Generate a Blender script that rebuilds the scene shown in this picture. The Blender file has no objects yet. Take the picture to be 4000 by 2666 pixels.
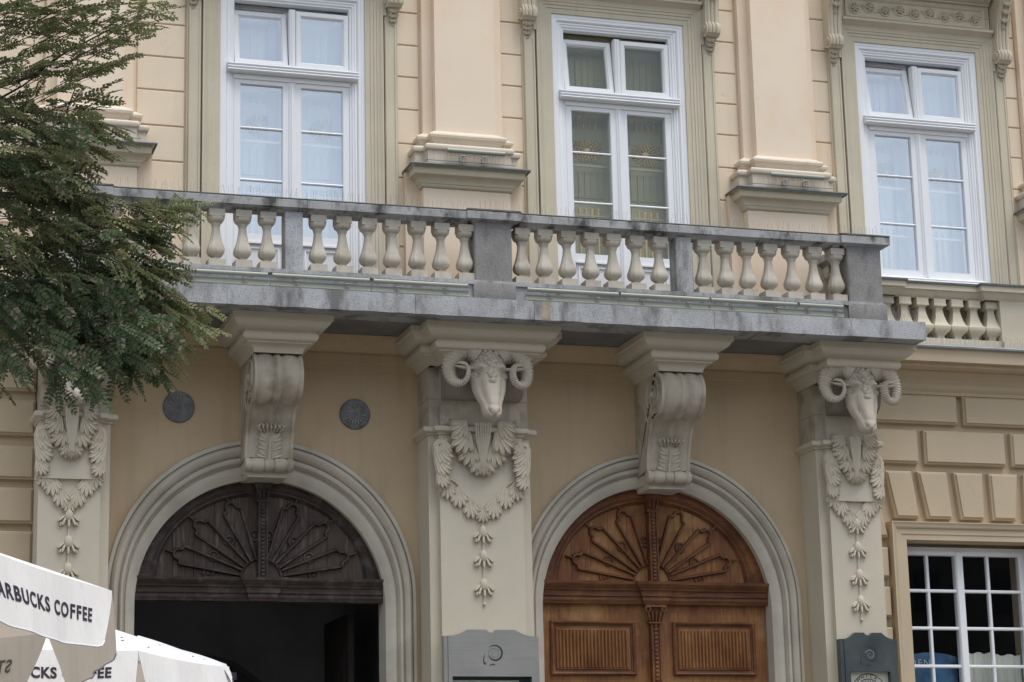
import bpy, bmesh, math, random
from mathutils import Vector, Matrix, Euler
from math import sin, cos, pi, radians, sqrt, atan2
random.seed(7)
S = bpy.context.scene
COL = S.collection

# ------------------------------------------------------------------ camera
cam_d = bpy.data.cameras.new('camera'); cam = bpy.data.objects.new('camera', cam_d); COL.objects.link(cam)
cr = Vector((0.95449698, -0.29736397, -0.02258703)); cu = Vector((-0.04683032, -0.22425621, 0.97340437)); cf = Vector((0.29452067, 0.92805378, 0.22797752))
m = Matrix.Identity(4)
for i in range(3):
    m[i][0] = cr[i]; m[i][1] = cu[i]; m[i][2] = -cf[i]
m[0][3], m[1][3], m[2][3] = -4.916, -23.178, 1.490
cam.matrix_world = m
cam_d.sensor_width = 36; cam_d.lens = 36 * 8897 / 4000; cam_d.clip_end = 2000; cam_d.clip_start = 0.1
S.camera = cam

# ------------------------------------------------------------------ world, sun, exposure
SUN_EL, SUN_AZ = radians(70), radians(148)      # azimuth clockwise from +Y (light comes from the square, a little from the right)
W = bpy.data.worlds.new('World'); S.world = W; W.use_nodes = True
nt = W.node_tree; nt.nodes.clear()
out = nt.nodes.new('ShaderNodeOutputWorld'); bg = nt.nodes.new('ShaderNodeBackground')
sky = nt.nodes.new('ShaderNodeTexSky'); sky.sky_type = 'NISHITA'; sky.sun_disc = False
sky.sun_elevation = SUN_EL; sky.sun_rotation = SUN_AZ; sky.air_density = 1.3; sky.dust_density = 0.7; sky.ozone_density = 1.0
hs = nt.nodes.new('ShaderNodeHueSaturation'); hs.inputs['Saturation'].default_value = 0.42
nt.links.new(sky.outputs[0], hs.inputs['Color']); nt.links.new(hs.outputs[0], bg.inputs[0]); nt.links.new(bg.outputs[0], out.inputs[0])
bg.inputs[1].default_value = 0.105
sl = bpy.data.lights.new('sun', 'SUN'); sun = bpy.data.objects.new('sun', sl); COL.objects.link(sun)
sl.energy = 1.5; sl.angle = radians(42); sl.color = (1.0, 0.97, 0.92)
sd = Vector((sin(SUN_AZ) * cos(SUN_EL), cos(SUN_AZ) * cos(SUN_EL), sin(SUN_EL)))
sun.rotation_euler = (-sd).to_track_quat('-Z', 'Y').to_euler(); sun.location = (0, -30, 30)
S.view_settings.view_transform = 'Standard'; S.view_settings.look = 'None'; S.view_settings.exposure = 1.0; S.view_settings.gamma = 1
S.view_settings.use_curve_mapping = False

# ------------------------------------------------------------------ materials
def mat(name, col, rough=0.8, var=0.12, vscale=1.2, bump=0.15, bscale=60, streak=0.0, streak_col=(0.05, 0.05, 0.05), speck=0.0, metal=0.0,
        patch=None, patch_amt=0.0, patch_scale=1.0, spec=0.3, grain=None, transl=0.0, streak_thr=0.55, streak_sc=(5, 5, 0.7), crack=0.0):
    M = bpy.data.materials.new(name); M.use_nodes = True; t = M.node_tree; N = t.nodes; L = t.links
    b = N['Principled BSDF']; b.inputs['Roughness'].default_value = rough; b.inputs['Metallic'].default_value = metal
    b.inputs['Specular IOR Level'].default_value = spec
    g = N.new('ShaderNodeNewGeometry'); pos = g.outputs['Position']
    def noise(scale, detail=4, vec=None, rough_=0.55):
        n = N.new('ShaderNodeTexNoise'); n.inputs['Scale'].default_value = scale; n.inputs['Detail'].default_value = detail
        n.inputs['Roughness'].default_value = rough_
        L.new(vec if vec else pos, n.inputs['Vector']); return n.outputs['Fac']
    def mapped(sc):
        mp = N.new('ShaderNodeMapping'); mp.inputs['Scale'].default_value = sc; L.new(pos, mp.inputs['Vector']); return mp.outputs[0]
    def ramp(fac, a, c):
        r = N.new('ShaderNodeMapRange'); r.inputs['From Min'].default_value = a; r.inputs['From Max'].default_value = c; r.clamp = True
        L.new(fac, r.inputs['Value']); return r.outputs[0]
    def mix(fac, a, c, mode='MIX'):
        x = N.new('ShaderNodeMix'); x.data_type = 'RGBA'; x.blend_type = mode
        if isinstance(fac, float): x.inputs[0].default_value = fac
        else: L.new(fac, x.inputs[0])
        for i, v in ((6, a), (7, c)):
            if isinstance(v, tuple): x.inputs[i].default_value = (*v, 1)
            else: L.new(v, x.inputs[i])
        return x.outputs[2]
    def scale_(fac, k):
        q = N.new('ShaderNodeMath'); q.operation = 'MULTIPLY'; L.new(fac, q.inputs[0]); q.inputs[1].default_value = k; return q.outputs[0]
    hi = tuple(min(1, c * (1 + var)) for c in col); lo = tuple(c * (1 - var) for c in col)
    c = mix(ramp(noise(vscale, 6), 0.3, 0.7), lo, hi)
    if grain:      # wood grain along an axis: grain=(scale vec, dark colour, amount)
        c = mix(scale_(ramp(noise(1.0, 8, mapped(grain[0]), 0.7), 0.42, 0.62), grain[2]), c, grain[1])
        c = mix(scale_(ramp(noise(2.1, 5), 0.5, 0.75), grain[2] * 0.8), c, grain[1])
    if patch:
        c = mix(scale_(ramp(noise(patch_scale, 5), 0.5, 0.72), patch_amt), c, patch)
    if speck:
        c = mix(scale_(ramp(noise(130, 2), 0.5, 0.7), speck), c, (0.62, 0.62, 0.62))
        c = mix(scale_(ramp(noise(95, 2), 0.52, 0.68), speck), c, (0.06, 0.06, 0.06))
    if streak:
        c = mix(scale_(ramp(noise(1.0, 6, mapped(streak_sc), 0.65), streak_thr, streak_thr + 0.16), streak), c, streak_col)
    if crack:
        v = N.new('ShaderNodeTexVoronoi'); v.feature = 'DISTANCE_TO_EDGE'; v.inputs['Scale'].default_value = 0.9
        dn = N.new('ShaderNodeTexNoise'); dn.inputs['Scale'].default_value = 3; dn.inputs['Detail'].default_value = 8; L.new(pos, dn.inputs['Vector'])
        va = N.new('ShaderNodeVectorMath'); va.operation = 'MULTIPLY_ADD'; L.new(dn.outputs['Color'], va.inputs[0]); va.inputs[1].default_value = (.5, .5, .5); L.new(pos, va.inputs[2]); L.new(va.outputs[0], v.inputs['Vector'])
        r1 = N.new('ShaderNodeMapRange'); r1.inputs['From Min'].default_value = 0; r1.inputs['From Max'].default_value = .006; r1.inputs['To Min'].default_value = crack; r1.inputs['To Max'].default_value = 0; L.new(v.outputs['Distance'], r1.inputs['Value'])
        q = N.new('ShaderNodeMath'); q.operation = 'MULTIPLY'; L.new(r1.outputs[0], q.inputs[0]); L.new(ramp(noise(.7, 3), .5, .6), q.inputs[1])
        c = mix(q.outputs[0], c, tuple(k_ * .55 for k_ in col))
        c = mix(scale_(ramp(noise(0.45, 7), 0.48, 0.72), 0.16), c, tuple(k_ * .72 for k_ in col))
    L.new(c, b.inputs['Base Color'])
    if bump:
        bp = N.new('ShaderNodeBump'); bp.inputs['Strength'].default_value = bump; bp.inputs['Distance'].default_value = 0.01
        L.new(noise(bscale, 5), bp.inputs['Height']); L.new(bp.outputs[0], b.inputs['Normal'])
    if transl:
        tr = N.new('ShaderNodeBsdfTranslucent'); tr.inputs[0].default_value = (.75, .62, .48, 1); ms = N.new('ShaderNodeMixShader'); ms.inputs[0].default_value = transl
        L.new(b.outputs[0], ms.inputs[1]); L.new(tr.outputs[0], ms.inputs[2]); L.new(ms.outputs[0], N['Material Output'].inputs[0])
    return M

MAT = {}
MAT['wall_up'] = mat('peach_plaster', (0.77, 0.645, 0.49), var=0.045, vscale=0.6, bump=0.06, bscale=45, patch=(0.74, 0.50, 0.30), patch_amt=0.22, patch_scale=0.9, streak=0.3, streak_col=(0.52, 0.44, 0.34), streak_thr=.52, streak_sc=(6, 6, .45), crack=0.2)
MAT['pilaster'] = mat('pilaster_plaster', (0.80, 0.665, 0.515), var=0.06, vscale=0.8, bump=0.06, bscale=40, patch=(0.78, 0.54, 0.36), patch_amt=0.6, patch_scale=1.3, streak=0.55, streak_col=(0.78, 0.68, 0.56), streak_thr=0.52, streak_sc=(2.2, 2.2, .8), crack=0.2)
MAT['trim_up'] = mat('beige_stucco_trim', (0.58, 0.52, 0.40), var=0.08, vscale=1.5, bump=0.08, streak=0.18, streak_col=(0.30, 0.27, 0.20), streak_sc=(9, 9, .5), crack=0.2)
MAT['wall_low'] = mat('ochre_plaster', (0.575, 0.44, 0.285), var=0.07, streak=0.28, streak_col=(0.38, 0.28, 0.175), streak_thr=.52, streak_sc=(5, 5, .5), vscale=0.8, bump=0.08, patch=(0.46, 0.31, 0.17), patch_amt=0.4, patch_scale=.7, crack=0.2)
MAT['rustic'] = mat('ochre_rustication', (0.56, 0.45, 0.31), var=0.06, vscale=1.1, bump=0.08, crack=0.2)
MAT['pillar'] = mat('pale_stucco', (0.58, 0.52, 0.41), var=0.05, vscale=1.2, bump=0.05, streak=0.06, streak_col=(0.35, 0.31, 0.24), crack=0.2)
MAT['trim_peach'] = mat('peach_grey_stucco', (0.64, 0.56, 0.455), var=0.06, vscale=1.5, bump=0.08, streak=0.3, streak_col=(0.38, 0.34, 0.27), streak_sc=(14, 14, .8))
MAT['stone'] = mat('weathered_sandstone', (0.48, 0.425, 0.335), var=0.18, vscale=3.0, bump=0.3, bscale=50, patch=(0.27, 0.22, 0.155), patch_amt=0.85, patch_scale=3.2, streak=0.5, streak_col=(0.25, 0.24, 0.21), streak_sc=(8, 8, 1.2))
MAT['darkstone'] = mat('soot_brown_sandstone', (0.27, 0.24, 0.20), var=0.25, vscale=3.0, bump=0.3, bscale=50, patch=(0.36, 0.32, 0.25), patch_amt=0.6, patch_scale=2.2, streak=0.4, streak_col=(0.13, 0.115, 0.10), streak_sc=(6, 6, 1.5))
MAT['archstone'] = mat('grey_limestone', (0.54, 0.495, 0.41), var=0.12, vscale=2.2, bump=0.22, bscale=45, patch=(0.36, 0.32, 0.26), patch_amt=0.6, patch_scale=1.8, streak=0.2, streak_col=(0.52, 0.47, 0.36), streak_sc=(2, 2, 2))
MAT['ram'] = mat('carved_grey_stone', (0.54, 0.48, 0.385), var=0.16, vscale=5, bump=0.2, bscale=55, patch=(0.33, 0.30, 0.25), patch_amt=0.55, patch_scale=5)
MAT['baluster'] = mat('baluster_stone', (0.50, 0.455, 0.38), var=0.14, vscale=4, bump=0.25, bscale=60, patch=(0.30, 0.26, 0.20), patch_amt=0.6, patch_scale=5, streak=0.2, streak_col=(0.6, 0.55, 0.47), streak_sc=(25, 25, 8))
MAT['granite'] = mat('grey_granite', (0.38, 0.38, 0.385), var=0.22, vscale=2.5, bump=0.4, bscale=110, speck=0.5, streak=0.85, streak_col=(0.13, 0.125, 0.12), streak_thr=0.49, streak_sc=(4, 4, 1.3))
MAT['coping'] = mat('blackened_coping_stone', (0.36, 0.355, 0.35), var=0.25, vscale=3.5, bump=0.4, bscale=80, speck=0.25, streak=0.9, streak_col=(0.045, 0.043, 0.04), streak_thr=0.49, streak_sc=(5, 5, 2.2))
MAT['copingtop'] = mat('mossy_coping_top', (0.085, 0.085, 0.075), var=0.3, vscale=6, bump=0.4, bscale=70)
MAT['post'] = mat('dark_granite_post', (0.22, 0.21, 0.20), var=0.18, vscale=3, bump=0.4, bscale=110, speck=0.3, streak=0.7, streak_col=(0.10, 0.095, 0.09), streak_thr=0.55, streak_sc=(7, 7, 3))
MAT['soffit'] = mat('grey_soffit_stone', (0.20, 0.19, 0.18), var=0.2, vscale=2.5, bump=0.3)
MAT['white'] = mat('white_window_paint', (0.83, 0.83, 0.845), rough=0.35, var=0.015, vscale=2, bump=0.0, spec=0.5)
MAT['lead'] = mat('dark_lead_sheet', (0.10, 0.115, 0.115), rough=0.5, var=0.2, vscale=8, bump=0.1)
MAT['zinc'] = mat('grey_zinc_sheet', (0.30, 0.31, 0.33), rough=0.45, var=0.15, vscale=5, bump=0.1)
MAT['oak'] = mat('orange_brown_oak', (0.31, 0.145, 0.052), rough=0.62, var=0.25, vscale=2.2, bump=0.25, bscale=80, grain=((45, 45, 2.6), (0.12, 0.035, 0.014), 0.62), patch=(0.46, 0.27, 0.11), patch_amt=0.75, patch_scale=2.4, streak=0.6, streak_col=(0.12, 0.035, 0.02), streak_thr=0.5, streak_sc=(3, 3, .9))
MAT['oakh'] = mat('dark_oak_trim', (0.17, 0.07, 0.032), rough=0.5, var=0.3, vscale=3, bump=0.25, bscale=80, grain=((3, 45, 45), (0.07, 0.022, 0.011), 0.6), patch=(0.40, 0.17, 0.05), patch_amt=0.35, patch_scale=4)
MAT['walnut'] = mat('dark_weathered_wood', (0.098, 0.068, 0.052), rough=0.55, var=0.25, vscale=2.5, bump=0.3, bscale=80, grain=((45, 45, 2.6), (0.028, 0.017, 0.014), 0.6), streak=0.6, streak_col=(0.24, 0.22, 0.21), streak_thr=0.56, streak_sc=(22, 22, 2))
MAT['walnuth'] = mat('dark_wood_trim', (0.070, 0.053, 0.045), rough=0.5, var=0.3, vscale=3, bump=0.25, bscale=80, grain=((3, 45, 45), (0.03, 0.018, 0.014), 0.6), patch=(0.20, 0.175, 0.16), patch_amt=0.45, patch_scale=8)
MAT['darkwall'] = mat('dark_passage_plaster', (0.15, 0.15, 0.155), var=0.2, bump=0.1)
MAT['black'] = mat('unlit_room_black', (0.030, 0.025, 0.023), rough=0.9, var=0.1, bump=0)  # near-black wall colour stands in for the darkness of an unlit room
MAT['shadewood'] = mat('shaded_wood', (0.018, 0.014, 0.012), rough=0.8, var=0.3, bump=0.1)  # door wood coloured near black to carry the shade inside the passage
MAT['steel'] = mat('brushed_steel', (0.33, 0.32, 0.305), rough=0.34, var=0.08, vscale=3, bump=0.05, metal=0.2, grain=((2, 60, 60), (0.23, 0.225, 0.22), 0.3))
MAT['darksteel'] = mat('dark_brushed_steel', (0.085, 0.10, 0.10), rough=0.35, var=0.3, vscale=3, bump=0.05, metal=0.4)
MAT['logo'] = mat('dark_logo_inlay', (0.035, 0.045, 0.05), rough=0.5, var=0.05, bump=0)
MAT['logolight'] = mat('pale_logo_inlay', (0.19, 0.215, 0.21), rough=0.5, var=0.05, bump=0)
MAT['paper'] = mat('cream_paper', (0.72, 0.70, 0.58), rough=0.7, var=0.05, bump=0)
MAT['print'] = mat('grey_print', (0.20, 0.18, 0.15), rough=0.7, var=0.3, vscale=12, bump=0)
MAT['ink'] = mat('black_ink', (0.02, 0.02, 0.025), rough=0.6, var=0.05, bump=0)
MAT['plaque'] = mat('grey_bronze_plaque', (0.19, 0.19, 0.195), rough=0.55, var=0.4, vscale=14, bump=0.4, bscale=60, metal=0.2)
MAT['plaquerelief'] = mat('worn_bronze_relief', (0.30, 0.295, 0.28), rough=0.5, var=0.2, vscale=14, bump=0.3, bscale=60, metal=0.3)
MAT['tube'] = mat('olive_grey_metal', (0.33, 0.335, 0.285), rough=0.45, var=0.06, bump=0, metal=0.1)
MAT['wire'] = mat('thin_steel_wire', (0.28, 0.27, 0.25), rough=0.4, var=0.05, bump=0, metal=0.5)
MAT['canvas'] = mat('white_canvas', (0.90, 0.89, 0.87), rough=0.85, var=0.03, vscale=2, bump=0.1, bscale=30, transl=0.28, streak=0.22, streak_col=(0.55, 0.53, 0.50), streak_thr=0.5, streak_sc=(40, 40, 1.5))
MAT['letter'] = mat('dark_purple_lettering', (0.035, 0.025, 0.04), rough=0.8, var=0.05, bump=0)
MAT['letterin'] = mat('show_through_lettering', (0.22, 0.20, 0.18), rough=0.8, var=0.05, bump=0)
MAT['hem'] = mat('grey_canvas_hem', (0.66, 0.65, 0.66), rough=0.8, var=0.05, bump=0)
MAT['bark'] = mat('dark_bark', (0.06, 0.048, 0.042), rough=0.9, var=0.3, vscale=8, bump=0.6, bscale=30)
MAT['gilt'] = mat('gilded_stucco', (0.90, 0.64, 0.24), rough=0.35, var=0.2, vscale=30, bump=0.1, metal=0.2)
MAT['giltpale'] = mat('pale_gilded_stucco', (0.72, 0.66, 0.52), rough=0.35, var=0.15, vscale=30, bump=0.1, metal=0.2)
MAT['board_b'] = mat('sky_tinted_white_panel', (0.80, 0.84, 0.88), rough=0.6, var=0.02, bump=0)  # white boards with the blue of the sky reflection put into their colour
MAT['board_o'] = mat('olive_cream_panel', (0.40, 0.37, 0.23), rough=0.6, var=0.06, vscale=1.5, bump=0)
MAT['lilac'] = mat('lilac_curtain', (0.52, 0.55, 0.68), rough=0.8, var=0.03, bump=0)
MAT['paving'] = mat('grey_paving', (0.13, 0.125, 0.12), rough=0.9, var=0.15, vscale=0.5, bump=0.3, bscale=15)
MAT['far'] = mat('far_plaster', (0.15, 0.135, 0.12), var=0.1, bump=0)
MAT['farwin'] = mat('far_window', (0.05, 0.055, 0.06), rough=0.3, var=0.1, bump=0)
MAT['roof'] = mat('far_roof', (0.14, 0.08, 0.06), var=0.15, bump=0)
MAT['cloth'] = mat('cream_blind_cloth', (0.62, 0.62, 0.55), rough=0.8, var=0.05, bump=0.05)
MAT['bluecloth'] = mat('blue_banner_cloth', (0.06, 0.15, 0.28), rough=0.7, var=0.5, vscale=3.0, bump=0, patch=(0.30, 0.42, 0.5), patch_amt=0.5, patch_scale=4)
MAT['whitetext'] = mat('pale_text', (0.6, 0.65, 0.7), rough=0.7, var=0.02, bump=0)
MAT['stain'] = mat('rusty_stain', (0.34, 0.29, 0.20), rough=0.8, var=0.2, vscale=12, bump=0.3, bscale=110, speck=.2)

def leafmat(name, a, b_, edge):
    M = bpy.data.materials.new(name); M.use_nodes = True; t = M.node_tree; N = t.nodes; L = t.links; b = N['Principled BSDF']
    g = N.new('ShaderNodeNewGeometry'); n = N.new('ShaderNodeTexNoise'); n.inputs['Scale'].default_value = 7; L.new(g.outputs['Position'], n.inputs['Vector'])
    r = N.new('ShaderNodeMapRange'); r.inputs['From Min'].default_value = .35; r.inputs['From Max'].default_value = .65; L.new(n.outputs['Fac'], r.inputs['Value'])
    x = N.new('ShaderNodeMix'); x.data_type = 'RGBA'; L.new(r.outputs[0], x.inputs[0]); x.inputs[6].default_value = (*a, 1); x.inputs[7].default_value = (*b_, 1)
    x2 = N.new('ShaderNodeMix'); x2.data_type = 'RGBA'
    pw = N.new('ShaderNodeMath'); pw.operation = 'GREATER_THAN'; L.new(g.outputs['Random Per Island'], pw.inputs[0]); pw.inputs[1].default_value = 0.88
    L.new(pw.outputs[0], x2.inputs[0]); L.new(x.outputs[2], x2.inputs[6]); x2.inputs[7].default_value = (*edge, 1)
    L.new(x2.outputs[2], b.inputs['Base Color']); b.inputs['Roughness'].default_value = 0.55; b.inputs['Specular IOR Level'].default_value = 0.3
    tr = N.new('ShaderNodeBsdfTranslucent'); L.new(x2.outputs[2], tr.inputs[0]); ms = N.new('ShaderNodeMixShader'); ms.inputs[0].default_value = 0.32
    L.new(b.outputs[0], ms.inputs[1]); L.new(tr.outputs[0], ms.inputs[2]); L.new(ms.outputs[0], N['Material Output'].inputs[0])
    return M
MAT['leaf'] = leafmat('green_leaflet', (0.15, 0.185, 0.080), (0.23, 0.25, 0.11), (0.30, 0.23, 0.15))
MAT['leafdark'] = leafmat('dark_green_leaflet', (0.09, 0.14, 0.068), (0.14, 0.185, 0.088), (0.32, 0.27, 0.20))

def glassmat(name, f0, tint, rough=0.0):
    M = bpy.data.materials.new(name); M.use_nodes = True; t = M.node_tree; N = t.nodes; L = t.links; N.remove(N['Principled BSDF'])
    tr = N.new('ShaderNodeBsdfTransparent'); tr.inputs[0].default_value = (*tint, 1); gl = N.new('ShaderNodeBsdfGlossy'); gl.inputs['Roughness'].default_value = rough; gl.inputs[0].default_value = (.88, .94, 1, 1)
    lw_ = N.new('ShaderNodeLayerWeight'); pw = N.new('ShaderNodeMath'); pw.operation = 'POWER'; pw.inputs[1].default_value = 5; L.new(lw_.outputs['Facing'], pw.inputs[0])
    mr = N.new('ShaderNodeMapRange'); mr.inputs['To Min'].default_value = f0; mr.inputs['To Max'].default_value = 1; L.new(pw.outputs[0], mr.inputs['Value'])
    ms = N.new('ShaderNodeMixShader')
    L.new(mr.outputs[0], ms.inputs[0]); L.new(tr.outputs[0], ms.inputs[1]); L.new(gl.outputs[0], ms.inputs[2]); L.new(ms.outputs[0], N['Material Output'].inputs[0])
    return M
MAT['glass'] = glassmat('window_glass', 0.38, (0.95, 0.97, 0.97))
MAT['glassmid'] = glassmat('clearer_window_glass', 0.06, (0.95, 0.97, 0.95))
MAT['glassdark'] = glassmat('dark_window_glass', 0.04, (0.9, 0.92, 0.92))

# ------------------------------------------------------------------ mesh builder
class MB:
    def __init__(s): s.v = []; s.f = []
    def add(s, vs, fs):
        o = len(s.v); s.v.extend(vs); s.f.extend(tuple(i + o for i in f) for f in fs); return s
    def box(s, x0, x1, y0, y1, z0, z1):
        return s.add([(x0, y0, z0), (x1, y0, z0), (x1, y1, z0), (x0, y1, z0), (x0, y0, z1), (x1, y0, z1), (x1, y1, z1), (x0, y1, z1)],
                     [(0, 3, 2, 1), (4, 5, 6, 7), (0, 1, 5, 4), (1, 2, 6, 5), (2, 3, 7, 6), (3, 0, 4, 7)])
    def quadblk(s, q, yb, yf, c):      # block with chamfered front; q = 4 (x,z) corners ccw seen from -Y
        cx = sum(p[0] for p in q) / 4; cz = sum(p[1] for p in q) / 4; vs = []
        for y, k in ((yb, 0), (yf + c, 0), (yf, c)):
            for (x, z) in q:
                dx, dz = cx - x, cz - z
                vs.append((x + (k if dx > 0 else -k), y, z + (k if dz > 0 else -k)))
        fs = [(8, 9, 10, 11)]
        for r in (0, 4):
            for i in range(4): j = (i + 1) % 4; fs.append((r + i, r + j, r + 4 + j, r + 4 + i))
        return s.add(vs, fs)
    def blk(s, x0, x1, z0, z1, yb, yf, c=0.006): return s.quadblk([(x0, z0), (x1, z0), (x1, z1), (x0, z1)], yb, yf, c)
    def prism(s, pts, y0, y1, axis='y', caps=True):      # extrude a polygon along an axis
        n = len(pts)
        def P(p, t): return (p[0], t, p[1]) if axis == 'y' else ((t, p[0], p[1]) if axis == 'x' else (p[0], p[1], t))
        vs = [P(p, y0) for p in pts] + [P(p, y1) for p in pts]
        fs = [(i, (i + 1) % n, n + (i + 1) % n, n + i) for i in range(n)]
        if caps: fs += [tuple(range(n)), tuple(range(2 * n - 1, n - 1, -1))]
        return s.add(vs, fs)
    def sweep(s, path, prof, plane='xy', closed=False, side=1, caps=True):
        # path: 2D points; prof: (outward offset, height).  plane xy -> height is z ; plane xz -> height is y
        n = len(path); P = [Vector(p) for p in path]; offs = []
        for i in range(n):
            a = P[i - 1] if (i > 0 or closed) else None; b = P[(i + 1) % n] if (i < n - 1 or closed) else None
            d1 = (P[i] - a).normalized() if a is not None else None; d2 = (b - P[i]).normalized() if b is not None else None
            if d1 is None: d1 = d2
            if d2 is None: d2 = d1
            n1 = Vector((d1.y, -d1.x)) * side; n2 = Vector((d2.y, -d2.x)) * side
            offs.append((n1 + n2) / max(0.3, 1 + n1.dot(n2)))
        vs = []; k = len(prof)
        for i in range(n):
            for (o, h) in prof:
                q = P[i] + offs[i] * o
                vs.append((q.x, q.y, h) if plane == 'xy' else (q.x, h, q.y))
        fs = []
        for i in range(n if closed else n - 1):
            j = (i + 1) % n
            for t in range(k - 1): fs.append((i * k + t, j * k + t, j * k + t + 1, i * k + t + 1))
        if caps and not closed:
            fs.append(tuple(range(k))); fs.append(tuple((n - 1) * k + t for t in range(k - 1, -1, -1)))
        return s.add(vs, fs)
    def tube(s, pts, rad, seg=8, caps=True, flat=1.0):
        P = [Vector(p) for p in pts]; n = len(P); R = rad if isinstance(rad, (list, tuple)) else [rad] * n
        up = Vector((0, 0, 1)); vs = []; prev = None
        for i in range(n):
            t = (P[min(i + 1, n - 1)] - P[max(i - 1, 0)]).normalized()
            if prev is None:
                a = t.cross(up if abs(t.z) < 0.9 else Vector((1, 0, 0))).normalized()
            else:
                a = (prev - t * prev.dot(t)).normalized()
            prev = a; b = t.cross(a)
            for k in range(seg):
                w = 2 * pi * k / seg; q = P[i] + a * (cos(w) * R[i]) + b * (sin(w) * R[i] * (flat[i] if isinstance(flat, (list, tuple)) else flat)); vs.append(tuple(q))
        fs = [(i * seg + k, i * seg + (k + 1) % seg, (i + 1) * seg + (k + 1) % seg, (i + 1) * seg + k) for i in range(n - 1) for k in range(seg)]
        if caps: fs += [tuple(range(seg - 1, -1, -1)), tuple((n - 1) * seg + k for k in range(seg))]
        return s.add(vs, fs)
    def stack(s, sec, lv, cx=0, cy=0):     # sec: unit polygon (x,y); lv: (scale, z)
        n = len(sec); vs = [(cx + p[0] * r, cy + p[1] * r, z) for (r, z) in lv for p in sec]
        fs = [(i * n + k, i * n + (k + 1) % n, (i + 1) * n + (k + 1) % n, (i + 1) * n + k) for i in range(len(lv) - 1) for k in range(n)]
        fs += [tuple(range(n - 1, -1, -1)), tuple((len(lv) - 1) * n + k for k in range(n))]
        return s.add(vs, fs)
    def ball(s, c, r, nu=8, nv=6, sc=(1, 1, 1), rot=None):
        vs = []; R = rot.to_matrix() if rot else None
        for i in range(nv + 1):
            a = pi * i / nv
            for k in range(nu):
                w = 2 * pi * k / nu; p = Vector((sin(a) * cos(w) * sc[0] * r, sin(a) * sin(w) * sc[1] * r, cos(a) * sc[2] * r))
                if R: p = R @ p
                vs.append((c[0] + p.x, c[1] + p.y, c[2] + p.z))
        fs = [(i * nu + k, (i + 1) * nu + k, (i + 1) * nu + (k + 1) % nu, i * nu + (k + 1) % nu) for i in range(nv) for k in range(nu)]
        return s.add(vs, fs)
    def ring(s, c, R, r, seg=20, rs=6, a0=0, a1=2 * pi, sz=1.0, nrm='y'):
        full = abs(a1 - a0 - 2 * pi) < 1e-4; n = seg if full else seg + 1; pts = []
        vs = []
        for i in range(n):
            a = a0 + (a1 - a0) * i / seg
            for k in range(rs):
                w = 2 * pi * k / rs; q = R + r * cos(w)
                vs.append((c[0] + q * cos(a), c[1] + r * sin(w) * sz, c[2] + q * sin(a)))
        fs = [(i * rs + k, i * rs + (k + 1) % rs, ((i + 1) % n) * rs + (k + 1) % rs, ((i + 1) % n) * rs + k) for i in range(seg) for k in range(rs)]
        return s.add(vs, fs)
    def petal(s, x, z, ang, L, Wd, H, y0, tip=0.5, nu=5, nv=4, groove=0.25, xs=1.0):
        # teardrop lobe lying on plane y=y0, raised towards -Y
        dx, dz = cos(ang), sin(ang); vs = []
        for i in range(nu + 1):
            u = i / nu; w = Wd * (0.35 + 0.65 * u ** 0.7) * sqrt(max(0.0, 1 - max(0, (u - 0.62) / 0.38) ** 2)) if u < 1 else 0.0
            if u == 1: w = Wd * 0.12
            hgt = H * (0.35 + tip * u ** 1.5 + (0.65 - tip * 0.3) * sin(pi * min(1, u * 1.05)))
            for k in range(nv + 1):
                v = -1 + 2 * k / nv
                yy = y0 - hgt * (1 - v * v) ** 0.5 * (1 - groove * (1 - abs(v)) ** 2) if abs(v) < 1 else y0 + 0.004
                px = x + dx * u * L - dz * v * w; pz = z + dz * u * L + dx * v * w
                vs.append((px, yy, pz))
        e = nv + 1
        fs = [(i * e + k, i * e + k + 1, (i + 1) * e + k + 1, (i + 1) * e + k) for i in range(nu) for k in range(nv)]
        fs.append(tuple(nu * e + k for k in range(nv + 1)))
        return s.add(vs, fs)
    def move(s, dx, dy, dz, sx=1): s.v = [(x * sx + dx, y + dy, z + dz) for (x, y, z) in s.v]; return s
    def mesh(s, name, smooth=35):
        me = bpy.data.meshes.new(name); me.from_pydata([tuple(v) for v in s.v], [], s.f); me.update()
        bm = bmesh.new(); bm.from_mesh(me); bmesh.ops.recalc_face_normals(bm, faces=bm.faces); bm.to_mesh(me); bm.free()
        if smooth:
            for p in me.polygons: p.use_smooth = True
            me.set_sharp_from_angle(angle=radians(smooth))
        return me

def part(name, mb, material, parent=None, loc=None, label=None, kind=None, smooth=35):
    me = mb if isinstance(mb, bpy.types.Mesh) else mb.mesh(name, smooth)
    if material and not me.materials: me.materials.append(MAT[material])
    o = bpy.data.objects.new(name, me); COL.objects.link(o)
    if parent: o.parent = parent
    if loc: o.location = loc
    if label: o['label'] = label
    if kind: o['kind'] = kind
    return o
def tag(o, label, cat, group=None):
    o['label'] = label; o['category'] = cat
    if group: o['group'] = group
    return o
def empty(name, loc=(0, 0, 0), rz=0):
    o = bpy.data.objects.new(name, None); COL.objects.link(o); o.location = loc; o.rotation_euler = (0, 0, rz); return o
def arc(cx, cz, r, a0, a1, n): return [(cx + r * cos(a0 + (a1 - a0) * i / n), cz + r * sin(a0 + (a1 - a0) * i / n)) for i in range(n + 1)]
OCT = [(1, .45), (.45, 1), (-.45, 1), (-1, .45), (-1, -.45), (-.45, -1), (.45, -1), (1, -.45)]
SQ = [(1, 1), (-1, 1), (-1, -1), (1, -1)]

# ------------------------------------------------------------------ ground
g = MB().box(-150, 150, -120, 60, -0.5, 0.0)
part('ground', g, 'paving', kind='structure', smooth=0)

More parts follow.
